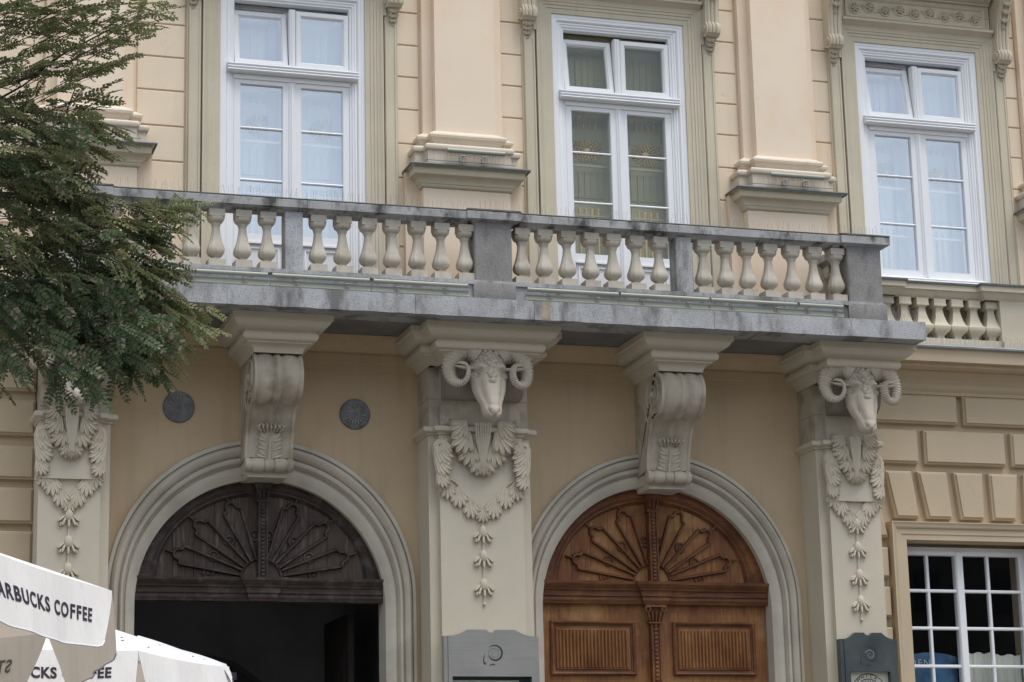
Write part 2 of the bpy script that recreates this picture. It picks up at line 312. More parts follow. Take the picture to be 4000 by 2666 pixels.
# ------------------------------------------------------------------ palace building
B = empty('palace_building', (0, 0, 0))
tag(B, 'yellow and beige palace front with stone balcony, two arched doors and tall white windows', 'building')
WX = [0.0, 3.8, 7.6]                      # axes of the three tall windows
PX = [-2.21, 1.9, 5.73, 9.42]             # axes of the upper pilasters
LC = [-0.32, 4.10]                        # axes of the two arches
PIL = [(-2.375, 0.305), (1.91, 0.457), (6.215, 0.305)]
ZT = 14.0

# backing wall, upper storey, with openings for the windows
w = MB()
edges = [-9.0]
for x in WX: edges += [x - .80, x + .80]
edges += [15.0]
for i in range(0, len(edges), 2): w.box(edges[i], edges[i + 1], 0.02, 0.6, 7.105, ZT)
for i, x in enumerate(WX):
    w.box(x - .80, x + .80, 0.02, 0.6, 11.05, ZT)
    w.box(x - .80, x + .80, 0.02, 0.6, 7.105, 8.06 if i == 2 else 7.41)
w.box(-9, 15, 0.6, 0.8, ZT - .2, ZT)
part('wall', w, 'wall_up', B, smooth=0)

# ashlar blocks between windows and pilasters
zj = [7.40, 7.78, 8.18, 8.575, 8.967, 9.362, 9.76, 10.14, 10.515, 10.90, 11.293, 11.69, 12.08, 12.47, 12.86, 13.25, 13.64, 14.0]
cols = [(-4.6, -3.35), (-3.33, -2.69), (-1.70, -1.19), (1.17, 1.42), (2.38, 2.64), (4.96, 5.25), (6.21, 6.45), (8.79, 8.95), (9.9, 10.6), (10.62, 12), (12.02, 13.5)]
for (a, b) in cols:
    for i in range(len(zj) - 1):
        if zj[i] < 8.1 and not (-3 < a < 6): continue
        part('ashlar_block', MB().blk(a, b, zj[i] + .008, zj[i + 1] - .008, 0.021, 0.0, 0.007), 'wall_up', B, smooth=0)

# ------------------------------------------------------------------ upper pilasters
def upper_pilaster(x):
    p = MB()
    p.box(x - .46, x + .46, -.08, .018, 9.20, ZT)
    p.box(x - .347, x + .347, -.2, -.081, 9.20, ZT)
    P = part('pilaster', p, 'pilaster', B, smooth=0)
    f = .347; bk = .46
    path = [(x - bk, 0.0), (x - bk, -.08), (x - f, -.08), (x - f, -.2), (x + f, -.2), (x + f, -.08), (x + bk, -.08), (x + bk, 0)]
    pr = [(.0, 9.47), (.03, 9.455), (.055, 9.435), (.085, 9.42), (.095, 9.40), (.09, 9.375), (.06, 9.36), (.055, 9.345), (.04, 9.32), (.05, 9.30), (.09, 9.29),
          (.13, 9.28), (.155, 9.262), (.16, 9.24), (.15, 9.215), (.125, 9.2), (.125, 9.19), (.13, 9.02), (0, 9.02)]
    part('base_moulding', MB().sweep(path, pr), 'trim_peach', P)
    # pedestal
    d = MB(); d.box(x - .67, x + .67, -.08, .019, 7.31, 9.02); d.box(x - .4975, x + .4975, -.2, -.081, 7.31, 9.02)
    part('pedestal', d, 'pilaster', P, smooth=0)
    path = [(x - .60, 0.0), (x - .60, -.09), (x - .4975, -.09), (x - .4975, -.2), (x + .4975, -.2), (x + .4975, -.09), (x + .60, -.09), (x + .60, 0)]
    path = [(x - .505, 0.0), (x - .505, -.205), (x + .505, -.205), (x + .505, 0)]
    pr = [(.0, 8.81), (.012, 8.815), (.025, 8.83), (.03, 8.85), (.04, 8.855), (.045, 8.875), (.06, 8.90), (.09, 8.925), (.12, 8.935), (.125, 8.945), (.13, 9.02), (.155, 9.025), (.155, 9.03), (0, 9.03)]
    part('cornice', MB().sweep(path, pr), 'trim_up', P)
    pr = [(.15, 9.028), (.175, 9.012), (.18, 9.03), (.17, 9.045), (0, 9.10)]
    part('lead_sheet', MB().sweep(path, pr), 'lead', P, smooth=20)
    return P
for x in PX: upper_pilaster(x)

# ------------------------------------------------------------------ tall windows with their surrounds
def rect_frame(mb, x0, x1, z0, z1, w, yb, yf, c=.004):
    # four bars, mitred, chamfered inner edge
    prof = [(0, yb), (0, yf), (-(w - c), yf), (-w, yf + c), (-w, yb)]
    mb.sweep([(x0, z0), (x1, z0), (x1, z1), (x0, z1)], prof, 'xz', closed=True, side=1)
def gilt_wreath(cx, cz, y, rx, rz, mname, parent, n=22):
    mb = MB()
    for ringi, (k, L) in enumerate(((0.78, .045), (0.52, .045), (0.3, .035))):
        for i in range(n - ringi * 6):
            a = 2 * pi * i / (n - ringi * 6) + ringi * .14
            mb.petal(cx + rx * k * cos(a), cz + rz * k * sin(a), a + random.uniform(-.35, .35), L, .015, .022, y - .004 - ringi * .004, tip=.9, nu=3, nv=2)
    mb.ball((cx, y, cz), rx * .28, 8, 5, (1, .4, rz / rx))
    part('gilt_wreath', mb, mname, parent)
def tall_window(idx):
    x = WX[idx]; door = idx < 2
    zb = 7.42 if door else 8.12
    # outer casing
    c = MB()
    out_ = [(-.805, zb), (-.805, 11.055), (.805, 11.055), (.805, zb)]
    c.sweep(out_, [(0, .10), (0, .0), (.035, .0), (.040, .006), (.068, .006), (.078, .022), (.080, .022), (.085, .10)], 'xz', side=1)
    Wd = part('window', c, 'white', B, (x, 0, 0), label=['tall white window door behind the left half of the balcony', 'tall white window door with olive panels behind the middle of the balcony', 'tall white window right of the balcony, above a false balustrade'][idx])
    f = MB()
    inn = [(-.722, zb), (-.722, 10.972), (.722, 10.972), (.722, zb)]
    f.sweep(inn, [(0, .10), (0, .03), (.022, .024), (.028, .036), (.05, .036), (.055, .052), (.077, .052), (.083, .07), (.083, .14)], 'xz', side=1)
    part('frame', f, 'white', Wd)
    # transom with three roundels
    pr = [(0.06, 10.15)]
    tpts = [(.07, 10.037), (-.015, 10.042)]
    for k in range(3):
        zc = 10.058 + k * .032
        for a in range(5):
            an = -pi / 2 + pi * a / 4; tpts.append((-.03 - .022 * cos(an), zc + .0145 * sin(an)))
    tpts += [(-.01, 10.145), (.05, 10.15)]
    part('transom', MB().prism(tpts, -.723, .723, 'x'), 'white', Wd)
    part('rail', MB().box(-.65, .65, .04, .13, 9.985, 10.035), 'white', Wd, smooth=0)
    part('mullion', MB().blk(-.035, .035, 10.155, 10.83, .13, .028, .012).blk(-.012, .012, 10.17, 10.82, .03, .018, .006), 'white', Wd, smooth=0)
    # fixed upper right sash
    s2 = MB(); rect_frame(s2, .045, .635, 10.172, 10.822, .055, .12, .055, .008); rect_frame(s2, .1, .58, 10.227, 10.767, .01, .12, .075, .005)
    part('sash', s2, 'white', Wd)
    part('pane', MB().add([(.1,.09,10.227),(.58,.09,10.227),(.58,.09,10.767),(.1,.09,10.767)],[(0,1,2,3)]), 'glassmid' if idx == 1 else 'glass', Wd, smooth=0)
    # tilted upper left sash
    tilt = [radians(9.0), radians(8.0), radians(9.5)][idx]
    s1 = MB(); rect_frame(s1, -.635, -.045, 0, .65, .055, .06, 0, .008); rect_frame(s1, -.58, -.1, .055, .595, .01, .06, .02, .005)
    so = part('sash', s1, 'white', Wd, (0, .058, 10.172), label='sash tilted open inwards'); so.rotation_euler = (-tilt, 0, 0)
    go = part('pane', MB().add([(-.58,.03,.055),(-.1,.03,.055),(-.1,.03,.595),(-.58,.03,.595)],[(0,1,2,3)]), 'glassmid' if idx == 1 else 'glass', Wd, (0, .058, 10.172), smooth=0); go.rotation_euler = (-tilt, 0, 0)
    # sills / rails below the upper sashes
    part('rail', MB().box(-.64, .64, .02, .12, 10.152, 10.170), 'white', Wd, smooth=0)
    # lower leaves
    zbot = 7.44 if door else 8.19
    gb = 8.245 if door else 8.29
    for sgn in (-1, 1):
        a, b = (sgn * .032, sgn * .640); x0, x1 = min(a, b), max(a, b)
        lf = MB(); rect_frame(lf, x0, x1, zbot, 10.004, .072, .13, .06, .006)
        gx0, gx1 = x0 + .072, x1 - .072
        if door:
            lf.box(gx0 - .002, gx1 + .002, .062, .13, 8.14, gb)
            lf.box(gx0 - .002, gx1 + .002, .085, .13, 7.5, 8.14)
            lf.sweep([(gx0 + .03, 7.56), (gx1 - .03, 7.56), (gx1 - .03, 8.10), (gx0 + .03, 8.10)], [(0, .09), (-.004, .07), (-.016, .066), (-.028, .078), (-.03, .09)], 'xz', closed=True)
            lf.box(gx0, gx1, .045, .062, 8.135, 8.155)
        else:
            lf.box(gx0 - .002, gx1 + .002, .062, .13, 8.255, gb)
        part('casement', lf, 'white', Wd)
        part('pane', MB().add([(gx0,.095,gb),(gx1,.095,gb),(gx1,.095,9.935),(gx0,.095,9.935)],[(0,1,2,3)]), 'glassmid' if idx == 1 else 'glass', Wd, smooth=0)
        for zm in (9.44, 8.85):
            part('glazing_bar', MB().tube([(gx0, .082, zm), (gx1, .082, zm)], .0135, 8), 'white', Wd)
    part('astragal', MB().blk(-.038, .038, zbot + .02, 9.99, .12, .045, .01).blk(-.016, .016, zbot + .03, 9.98, .046, .032, .008), 'white', Wd, smooth=0)
    if not door:
        part('sill', MB().prism([(.12, 8.20), (.0, 8.19), (-.015, 8.175), (.0, 8.165), (-.03, 8.15), (-.035, 8.125), (.12, 8.12)], -.722, .722, 'x'), 'white', Wd)
    # interior: panelled reveal boards with gilt relief
    bc = 'board_o' if idx == 1 else 'board_b'; gm = 'gilt' if idx == 1 else 'giltpale'
    part('inner_panel', MB().box(-.9, .9, .36, .39, 7.3, 11.3), bc, Wd, smooth=0)
    part('inner_reveal', MB().box(-.78, -.74, .13, .36, 7.3, 11.2).box(.74, .78, .13, .36, 7.3, 11.2).box(-.74, .74, .13, .36, 11.0, 11.04), bc, Wd, smooth=0)
    # inner double sashes
    ins = MB()
    for sgn in (-1, 1):
        x0, x1 = min(sgn * .02, sgn * .66), max(sgn * .02, sgn * .66)
        rect_frame(ins, x0, x1, 7.5, 10.0, .06, .24, .215, .005)
        for zm in (9.335, 8.745): ins.box(x0 + .06, x1 - .06, .215, .235, zm - .012, zm + .012)
        rect_frame(ins, x0, x1, 10.1, 10.9, .05, .24, .215, .005)
    part('inner_sash', ins, 'white' if idx != 1 else 'board_o', Wd)
    for sgn in (-1, 1):
        fl = MB(); cx = sgn * .36 + .07
        for k in range(4):
            xx = cx + (k - 1.5) * .075
            for (za, zc_) in ((9.86, 10.2), (8.32, 8.93)):
                pass
            fl.tube([(xx, .354, 8.95), (xx, .354, 9.30)], .008, 6)
            fl.tube([(xx, .354, 10.35), (xx, .354, 10.7)], .008, 6)
        for (za, zb_) in ((9.05, 9.38), (9.72, 10.25), (8.2, 8.95)):
            fl.sweep([(cx - .2, za - .06), (cx + .2, za - .06), (cx + .2, zb_ + .05), (cx - .2, zb_ + .05)], [(0, .36), (-.003, .352), (-.01, .352), (-.013, .36)], 'xz', closed=True)
        part('panel_moulding', fl, bc, Wd)
        rd = MB()
        for k in range(4):
            xx = cx + (k - 1.5) * .075
            rd.tube([(xx, .35, 9.82 + (.02 if sgn > 0 else 0)), (xx, .35, 9.89 if idx != 1 else 10.06)], .010, 6)
            rd.tube([(xx, .35, 8.30), (xx, .35, 8.87)], .012, 6)
        part('gilt_rod', rd, gm, Wd)
        gilt_wreath(cx, 9.56, .348, .17, .125, gm, Wd)
    if idx != 1:
        q = MB()
        for sgn in (-1, 1): q.box(sgn * .36 + .14, sgn * .36 + .235, .30, .305, 7.4, 11.0)  # narrow plain lilac strip in front of each panel
        part('curtain', q, 'lilac', Wd, smooth=0)
    # ---------------- stucco surround
    zb2 = 7.32 if door else 8.08
    a = MB()
    ear = [(-1.005, zb2), (-1.005, 10.80), (-1.04, 10.80), (-1.04, 11.155), (1.04, 11.155), (1.04, 10.80), (1.005, 10.80), (1.005, zb2)]
    a.sweep([(-.806, zb2), (-.806, 11.056), (.806, 11.056), (.806, zb2)],
            [(0, .05), (0, -.02), (-.055, -.02), (-.060, -.03), (-.092, -.03), (-.098, -.042), (-.125, -.042), (-.13, -.052), (-.162, -.055), (-.185, -.068), (-.198, -.068), (-.2, .0)], 'xz', side=1)
    a.prism([(-1.04, 10.82), (-1.006, 10.82), (-1.006, 11.258), (-1.04, 11.258)], -.066, .0)
    a.prism([(1.006, 10.82), (1.04, 10.82), (1.04, 11.258), (1.006, 11.258)], -.066, .0)
    Sd = part('window_surround', a, 'trim_up', B, (x, 0, 0))
    for sgn in (-1, 1):
        strips = MB()
        x0, x1 = sorted((sgn * 1.022, sgn * 1.155)); strips.box(x0, x1, -.05, .018, zb2, 12.0)
        xe0, xe1 = sorted((sgn * 1.156, sgn * 1.175)); strips.box(xe0, xe1, -.02, .018, zb2, 12.0)
        for q_ in (1.03, 1.135): xi0, xi1 = sorted((sgn * q_, sgn * (q_ + .015))); strips.box(xi0, xi1, -.06, -.049, zb2, 10.72)
        part('side_strip', strips, 'trim_up', Sd, smooth=0)
    # head moulding
    hm = [(.0, 11.258), (-.06, 11.258), (-.065, 11.262), (-.07, 11.27), (-.085, 11.275), (-.10, 11.29), (-.13, 11.305), (-.15, 11.31), (-.155, 11.335), (-.14, 11.345), (-.10, 11.35), (.0, 11.352)]
    hm = [(y, z - .03 if z > 11.26 else z - .03) for (y, z) in hm]
    part('head_moulding', MB().prism(hm, -1.0, 1.0, 'x'), 'trim_up', Sd)
    # frieze panel
    fz = MB(); fz.box(-1.0, 1.0, -.06, .0, 11.323, 11.72)
    fz.sweep([(-.93, 11.345), (.93, 11.345), (.93, 11.60), (-.93, 11.60)], [(0, -.06), (-.0, -.085), (-.012, -.09), (-.03, -.075), (-.035, -.06)], 'xz', closed=True)
    part('frieze', fz, 'trim_up', Sd)
    sc = MB(); zc = 11.472
    for k in range(9):
        cx = -.80 + k * .2; s_ = 1 if k % 2 else -1; cz = zc + s_ * .012
        sc.ring((cx, -.064, cz), .064, .010, 18, 6, 0, 2 * pi)
        for j in range(6): sc.petal(cx, cz, 2 * pi * j / 6 + k * .3, .05, .018, .034, -.062, tip=.9, nu=4, nv=4)
        sc.ball((cx, -.095, cz), .012, 6, 4)
        pts = [(cx + .05 + .02 * t, -.064, cz + s_ * (-.045 - .035 * sin(t * pi / 5) + .0) + (s_ * .018 * t)) for t in range(6)]
        sc.tube(pts, [.013, .012, .011, .009, .007, .004], 6)
        for j in range(4): sc.petal(cx + .06 + j * .022, cz - s_ * (.05 - .01 * j), s_ * (.9 - .35 * j) + (0 if j % 2 else -.8 * s_), .05, .012, .026, -.06, nu=4, nv=4)
    part('floral_relief', sc, 'trim_up', Sd)
    # upper mouldings: egg and dart, cornice above
    um = [(.0, 11.64), (-.09, 11.64), (-.095, 11.66), (-.12, 11.668), (-.13, 11.69), (-.2, 11.76), (-.22, 11.80), (-.55, 11.82), (-.55, 12.0), (-.62, 12.1), (.0, 12.12)]
    part('hood_moulding', MB().prism(um, -1.0, 1.0, 'x'), 'trim_up', Sd)
    eg = MB()
    for k in range(24):
        ex = -.96 + k * 1.92 / 23
        eg.ball((ex, -.155, 11.71), .036, 8, 6, (.62, .9, 1.15), Euler((.6, 0, 0)))
        eg.ring((ex, -.16, 11.715), .036, .005, 10, 4, pi, 2 * pi)
    part('egg_and_dart', eg, 'trim_up', Sd)
    # consoles
    for sgn in (-1, 1): upper_console(x + sgn * 1.115, Sd, x)
def acanthus(mb, p0, p1, width, lobes, H, y0, bend=0.0, sides=(-1, 1), tipn=3, fingers=3, spread=.55, taper=.55, yslope=0.0, lean=.8):
    P0 = Vector(p0); P1 = Vector(p1); d = P1 - P0; L = d.length; n = Vector((-d.y, d.x)) / L
    C_ = (P0 + P1) / 2 + n * bend * L
    def q(t): return P0 * (1 - t) ** 2 + C_ * 2 * t * (1 - t) + P1 * t * t
    def dq(t): return (C_ - P0) * 2 * (1 - t) + (P1 - C_) * 2 * t
    def fan(px, pz, a, size, nf, sp, hh, yy):
        for f in range(nf):
            k_ = f - (nf - 1) / 2
            mb.petal(px, pz, a + k_ * sp, size * (1 - .10 * k_ * k_ * 2 / nf), size * .27, hh * (1 - .08 * abs(k_)), yy - .0015 * (nf - abs(k_)), tip=.75, nu=5, nv=4, groove=.45)
    for i in range(lobes):
        t = (i + .15) / (lobes + .35); c = q(t); dd = dq(t); a = atan2(dd.y, dd.x); k = 1 - taper * t
        for s in sides: fan(c.x, c.y, a + s * lean, width * k, fingers + 1, spread, H * k, y0 + yslope * t - .0012 * i)
    e = q(1 - .45 / (lobes + .5)); dd = dq(1); a = atan2(dd.y, dd.x)
    fan(e.x, e.y, a, width * (1 - taper * .8), tipn, spread * .9, H * .9, y0 + yslope - .004)
    mb.tube([(q(t / 8).x, y0 + yslope * t / 8 - H * .6, q(t / 8).y) for t in range(8)], [H * .35 * (1 - .09 * t) for t in range(8)], 5)
def upper_console(cx, parent, x):
    k = MB(); h = .085
    # side profile (y,z): big volute on top, small volute at the foot
    prof = [(0, 12.0), (-.30, 12.0), (-.36, 11.92), (-.36, 11.74), (-.31, 11.62), (-.24, 11.5), (-.19, 11.36), (-.165, 11.2), (-.165, 11.06), (-.19, 11.03), (-.205, 10.98), (-.19, 10.93), (-.15, 10.90), (-.10, 10.90), (-.05, 10.93), (0, 10.94)]
    k.prism(prof, cx - x - h, cx - x + h, 'x')
    for dx in (-.045, 0, .045):
        k.tube([(cx - x + dx, -.355, 11.75), (cx - x + dx, -.30, 11.62), (cx - x + dx, -.235, 11.5), (cx - x + dx, -.188, 11.36), (cx - x + dx, -.165, 11.2), (cx - x + dx, -.168, 11.06), (cx - x + dx, -.195, 11.03), (cx - x + dx, -.207, 10.98), (cx - x + dx, -.19, 10.93)], .02, 6)
    for s in (-1, 1):
        for (yy, zz, R) in ((-.12, 10.98, .055), (-.2, 11.82, .12)):
            pts = [(cx - x + s * (h + .004 + .001 * i), yy + R * (1 - i / 14) * cos(i * .8), zz + R * (1 - i / 14) * sin(i * .8)) for i in range(13)]
            k.tube(pts, .012, 5)
            k.ball((cx - x + s * (h + .01), yy, zz), .016, 6, 4)
    part('console', k, 'trim_up', parent)
    l = MB(); acanthus(l, (cx - x, 10.92), (cx - x, 10.735), .085, 3, .03, -.1, lean=.55, spread=.4, taper=.35, yslope=.07)
    l.box(cx - x - .05, cx - x + .05, -.07, -.05, 10.8, 10.93)
    acanthus(l, (cx - x, 11.75), (cx - x, 11.33), .085, 4, .03, -.37, lean=.55, spread=.4, taper=.3, yslope=.19)
    part('acanthus_leaf', l, 'trim_up', parent)
for i in range(3): tall_window(i)

# false balustrade and sill below the right window, repeated mouldings left and right of the balcony
def side_cornice(x0, x1, ends):
    c = MB()
    pr = [(.0, 6.765), (-.10, 6.765), (-.105, 6.80), (-.125, 6.82), (-.14, 6.835), (-.15, 6.86), (-.15, 6.875), (-.165, 6.895), (-.185, 6.91), (-.185, 6.93), (-.21, 6.95), (-.24, 6.985), (-.26, 7.0), (-.26, 7.02), (-.44, 7.022), (-.44, 7.065), (-.52, 7.065), (-.53, 7.225), (.0, 7.225)]
    c.prism(pr, x0, x1, 'x'); return c
part('cornice', side_cornice(6.60, 15, 0), 'rustic', B)
part('cornice', side_cornice(-9, -2.80, 0), 'rustic', B)
part('lead_ledge', MB().prism([(-.55, 7.226), (-.57, 7.215), (-.575, 7.235), (-.56, 7.25), (.0, 7.29), (0, 7.226)], 6.7, 15, 'x'), 'zinc', B, smooth=20)
ap = MB()
ap.box(6.7, 15, -.10, .018, 7.29, 8.03)
for (a, b) in ((8.29, 10.4), (6.3, 6.78)): ap.box(a, b, -.36, -.101, 7.292, 7.87)
ap.box(6.781, 8.289, -.35, -.101, 7.292, 7.38)
for (a, b) in ((8.29, 10.4), (6.3, 6.78)): ap.box(a - .0, b + .0, -.40, -.361, 7.292, 7.37)
part('apron_wall', ap, 'trim_up', B, smooth=0)
sp = [(-.1, 7.862), (-.33, 7.862), (-.335, 7.885), (-.345, 7.9), (-.36, 7.925), (-.375, 7.945), (-.40, 7.95), (-.40, 8.02), (-.1, 8.03)]
sc_path = [(6.86, -.1), (6.86, -.12), (8.255, -.12), (8.255, -.20), (10.4, -.20)]
part('sill_cornice', MB().sweep([(6.2, -.20), (6.80, -.20), (6.80, -.12), (8.265, -.12), (8.265, -.20), (10.4, -.20)], [(.16, 7.862), (.185, 7.885), (.195, 7.9), (.21, 7.925), (.225, 7.945), (.25, 7.95), (.25, 8.02), (-.1, 8.02)]), 'trim_up', B)
part('lead_sill', MB().sweep([(6.2, -.20), (6.80, -.20), (6.80, -.12), (8.265, -.12), (8.265, -.20), (10.4, -.20)], [(.255, 8.021), (.27, 8.015), (.27, 8.035), (.25, 8.045), (-.12, 8.095), (-.12, 8.021)]), 'lead', B, smooth=20)
fb = MB().stack(SQ, [(.075, 7.862), (.075, 7.80), (.078, 7.795), (.078, 7.775), (.055, 7.765), (.045, 7.755), (.042, 7.74), (.050, 7.68), (.064, 7.62), (.085, 7.56), (.108, 7.535), (.108, 7.51), (.10, 7.485), (.08, 7.46), (.06, 7.447), (.06, 7.44), (.045, 7.425), (.045, 7.40), (.075, 7.385), (.098, 7.383), (.098, 7.35)]).mesh('false_baluster', 30)
for k in range(7): part('false_baluster', fb, 'trim_up', B, (7.54 + (k - 3) * .2225, -.24, 0))

# ------------------------------------------------------------------ lower wall with arched openings
lw = MB()
def arched_wall(mb, x0, x1, z0, z1, cx, cz, r, y0, y1, n=40):
    pts = arc(cx, cz, r, pi, 0, n)
    for yy in (y0,):
        pass
    # left and right piers, spandrel strips
    mb.box(x0, cx - r, y0, y1, z0, cz); mb.box(cx + r, x1, y0, y1, z0, cz)
    top = []
    vs = []; fs = []
    for i, (px, pz) in enumerate(pts):
        vs += [(px, y0, pz), (px, y0, z1), (px, y1, pz), (px, y1, z1)]
    for i in range(n):
        a = i * 4; b = a + 4
        fs += [(a, b, b + 1, a + 1), (a + 2, a + 3, b + 3, b + 2), (a, a + 2, b + 2, b), (a + 1, b + 1, b + 3, a + 3)]
    mb.add(vs, fs)
    mb.box(x0, cx - r, y0, y1, cz, z1); mb.box(cx + r, x1, y0, y1, cz, z1)
arched_wall(lw, -2.70, 1.89, 0, 7.1, LC[0], 4.36, 1.54, 0.0, .6)
arched_wall(lw, 1.89, 6.6, 0, 7.1, LC[1] - .03, 4.335, 1.56, 0.0, .6)
part('lower_wall', lw, 'wall_low', B, smooth=0)
# string mouldings under the balcony
st = [(.0, 6.755), (-.012, 6.755), (-.014, 6.845), (-.022, 6.85), (-.024, 6.945), (-.012, 6.95), (-.015, 6.962), (-.05, 6.965), (-.06, 6.985), (-.09, 7.02), (-.15, 7.05), (-.20, 7.065), (-.26, 7.07), (-.27, 7.103), (.0, 7.103)]
part('string_moulding', MB().prism(st, -2.6, 6.4, 'x'), 'wall_low', B)

# arches
def arch(cx, czo, ro, czi, ri, c_idx):
    # closed band whose inner and outer arcs have their own centres
    P = [(0, 0.03), (0, -.045), (.02, -.06), (.11, -.062), (.125, -.058), (.135, -.03), (.155, -.045), (.20, -.085), (.26, -.10), (.33, -.085), (.40, -.05), (.415, -.02),
         (.44, -.02), (.455, -.045), (.50, -.06), (.56, -.05), (.60, -.015), (.62, .02), (.66, .02), (.68, .0), (.78, .005), (.90, .03), (1.0, .055), (1.0, .35)]
    prof = [(t, y) for (t, y) in P]
    n = 56; rows = []
    def pt(i, t):
        if i < 0:  z = [0.0, 3.35, 3.36, 4.2][i + 4]; xo, xi = cx - ro, cx - ri; return (xo + (xi - xo) * t, z)
        if i > n: z = [4.2, 3.36, 3.35, 0.0][i - n - 1]; xo, xi = cx + ro, cx + ri; return (xo + (xi - xo) * t, z)
        a = pi - pi * i / n
        o = (cx + ro * cos(a), czo + ro * sin(a)); q = (cx + ri * cos(a), czi + ri * sin(a))
        return (o[0] + (q[0] - o[0]) * t, o[1] + (q[1] - o[1]) * t)
    joints = [-5, 0, 9, 19, 37, 47, n, n + 5]
    def seg(i0, i1):
        mb = MB(); vs = []; k = len(prof); cnt = 0
        for i in range(i0, i1 + 1):
            for (t, y) in prof: X, Z = pt(i, t); vs.append((X, y, Z))
            cnt += 1
        fs = [(a * k + b, (a + 1) * k + b, (a + 1) * k + b + 1, a * k + b + 1) for a in range(cnt - 1) for b in range(k - 1)]
        fs += [tuple(range(k)), tuple((cnt - 1) * k + b for b in range(k))]
        mb.add(vs, fs); return mb
    bands = [(-4, -1), (-1, 8), (8, 18), (18, 38), (38, 48), (48, n + 1), (n + 1, n + 4)]
    A = None
    for (a, b) in bands:
        o = part('arch_stone', seg(a, b), 'archstone', B)
        o.scale = (1, 1, 1)
arch(-.32, 4.36, 1.625, 4.255, 1.315, 0)
arch(4.07, 4.335, 1.645, 4.28, 1.335, 1)

# ------------------------------------------------------------------ crowns and corbels
CROWN = [(0, 6.74), (.006, 6.76), (.02, 6.79), (.05, 6.815), (.085, 6.83), (.088, 6.848), (.115, 6.85), (.13, 6.862), (.14, 6.88), (.14, 6.905), (.13, 6.925), (.115, 6.935),
         (.12, 6.945), (.15, 6.95), (.19, 6.965), (.225, 6.99), (.245, 7.02), (.25, 7.035), (.27, 7.04), (.272, 7.104)]
def corbel(cx):
    h = .25
    # side profile of the scroll (y,z)
    prof = [(.0, 6.76), (-.70, 6.76)]
    for i in range(15):
        a = radians(80 - i * 15.5); prof.append((-.60 + -.25 * cos(a) * (1.0), 6.515 + .25 * sin(a)))
    prof += [(-.60, 6.262), (-.55, 6.27), (-.50, 6.25), (-.44, 6.18), (-.385, 6.08), (-.34, 5.95), (-.315, 5.82), (-.30, 5.74), (-.0, 5.70)]
    c = MB().prism(prof, -h, h, 'x')
    def hx(x, k):
        ax = abs(x); r = .022 * math.exp(-(ax / .028) ** 4) if ax < .06 else 0
        if .055 < ax < .195: r = .021 * max(0, sin(pi * (ax - .055) / .14)) ** .7
        if ax > .215: r = .014
        return r + .003
    core = prof[2:-1]; XN = 41; vs = []
    for i_, (y, z) in enumerate(core):
        a_ = core[max(0, i_ - 1)]; b_ = core[min(len(core) - 1, i_ + 1)]; ty, tz = b_[0] - a_[0], b_[1] - a_[1]; ln = sqrt(ty * ty + tz * tz); ny, nz = tz / ln, -ty / ln
        if ny > 0 and i_ > 1 and False: pass
        for j_ in range(XN):
            x = (-h + 2 * h * max(0, min(XN - 3, j_ - 1)) / (XN - 3)) * 1.012; d_ = (-.012 if j_ in (0, XN - 1) else hx(x, i_)) * (1 if 0 < i_ < 13 else .8); vs.append((x, y + ny * d_, z + nz * d_))
    c.add(vs, [(a_ * XN + b_, a_ * XN + b_ + 1, (a_ + 1) * XN + b_ + 1, (a_ + 1) * XN + b_) for a_ in range(len(core) - 1) for b_ in range(XN - 1)])
    # volutes on the cheeks
    for s in (-1, 1):
        pts = [(s * (h + .006), -.61 + .21 * (1 - i / 26) * cos(-.6 + i * .55), 6.515 + .21 * (1 - i / 26) * sin(-.6 + i * .55)) for i in range(24)]
        c.tube(pts, .02, 6); c.ball((s * (h + .01), -.61, 6.515), .04, 8, 6)
        c.tube([(s * (h + .0), -.33, 6.02), (s * h, -.42, 6.2), (s * h, -.30, 6.45), (s * h, -.12, 6.55)], .014, 5)
    c.box(-h + .003, h - .003, -.797, -.003, 6.748, 6.80)
    C_ = part('corbel', c, 'stone', B, (cx, 0, 0))
    # crown
    path = [(-h, 0), (-h, -.80), (h, -.80), (h, 0)]
    part('crown_moulding', MB().sweep(path, CROWN), 'pillar', C_)
    # bottom roll
    r = MB()
    lv = [(-.255, .045), (-.25, .07), (-.215, .078), (-.19, .062), (-.18, .068), (-.12, .075), (-.06, .07), (-.05, .055), (-.04, .066), (0, .07), (.04, .066), (.05, .055), (.06, .07), (.12, .075), (.18, .068), (.19, .062), (.215, .078), (.25, .07), (.255, .045)]
    seg = 14; vs = [(x, -.30 + rr * cos(2 * pi * k / seg), 5.665 + rr * sin(2 * pi * k / seg)) for (x, rr) in lv for k in range(seg)]
    fs = [(i * seg + k, i * seg + (k + 1) % seg, (i + 1) * seg + (k + 1) % seg, (i + 1) * seg + k) for i in range(len(lv) - 1) for k in range(seg)]
    fs += [tuple(range(seg)), tuple((len(lv) - 1) * seg + k for k in range(seg))]
    r.add(vs, fs)
    part('roll', r, 'stone', C_)
    # keystone below
    part('keystone', MB().prism([(-.235, 5.70), (.235, 5.70), (.205, 5.545), (-.205, 5.545)], -.25, .34).box(-.23, .23, -.1, .3, 5.6, 5.76), 'archstone', C_, smooth=0)
    # acanthus
    l = MB(); acanthus(l, (0, 5.72), (0, 6.0), .175, 3, .05, -.305, lean=.65, spread=.42, taper=.25, yslope=-.06, tipn=3)
    for k in range(7):
        l.petal((k - 3) * .03, 5.995, pi / 2 + (3 - k) * .25, .09, .022, .05, -.40, tip=1.2, nu=4, nv=3)
        l.petal((k - 3) * .034, 6.075, -pi / 2 + (k - 3) * .22, .06, .022, .055, -.41, tip=1.2, nu=4, nv=3)
    part('acanthus_leaf', l, 'ram', C_)
for cx in LC: corbel(cx - .005)

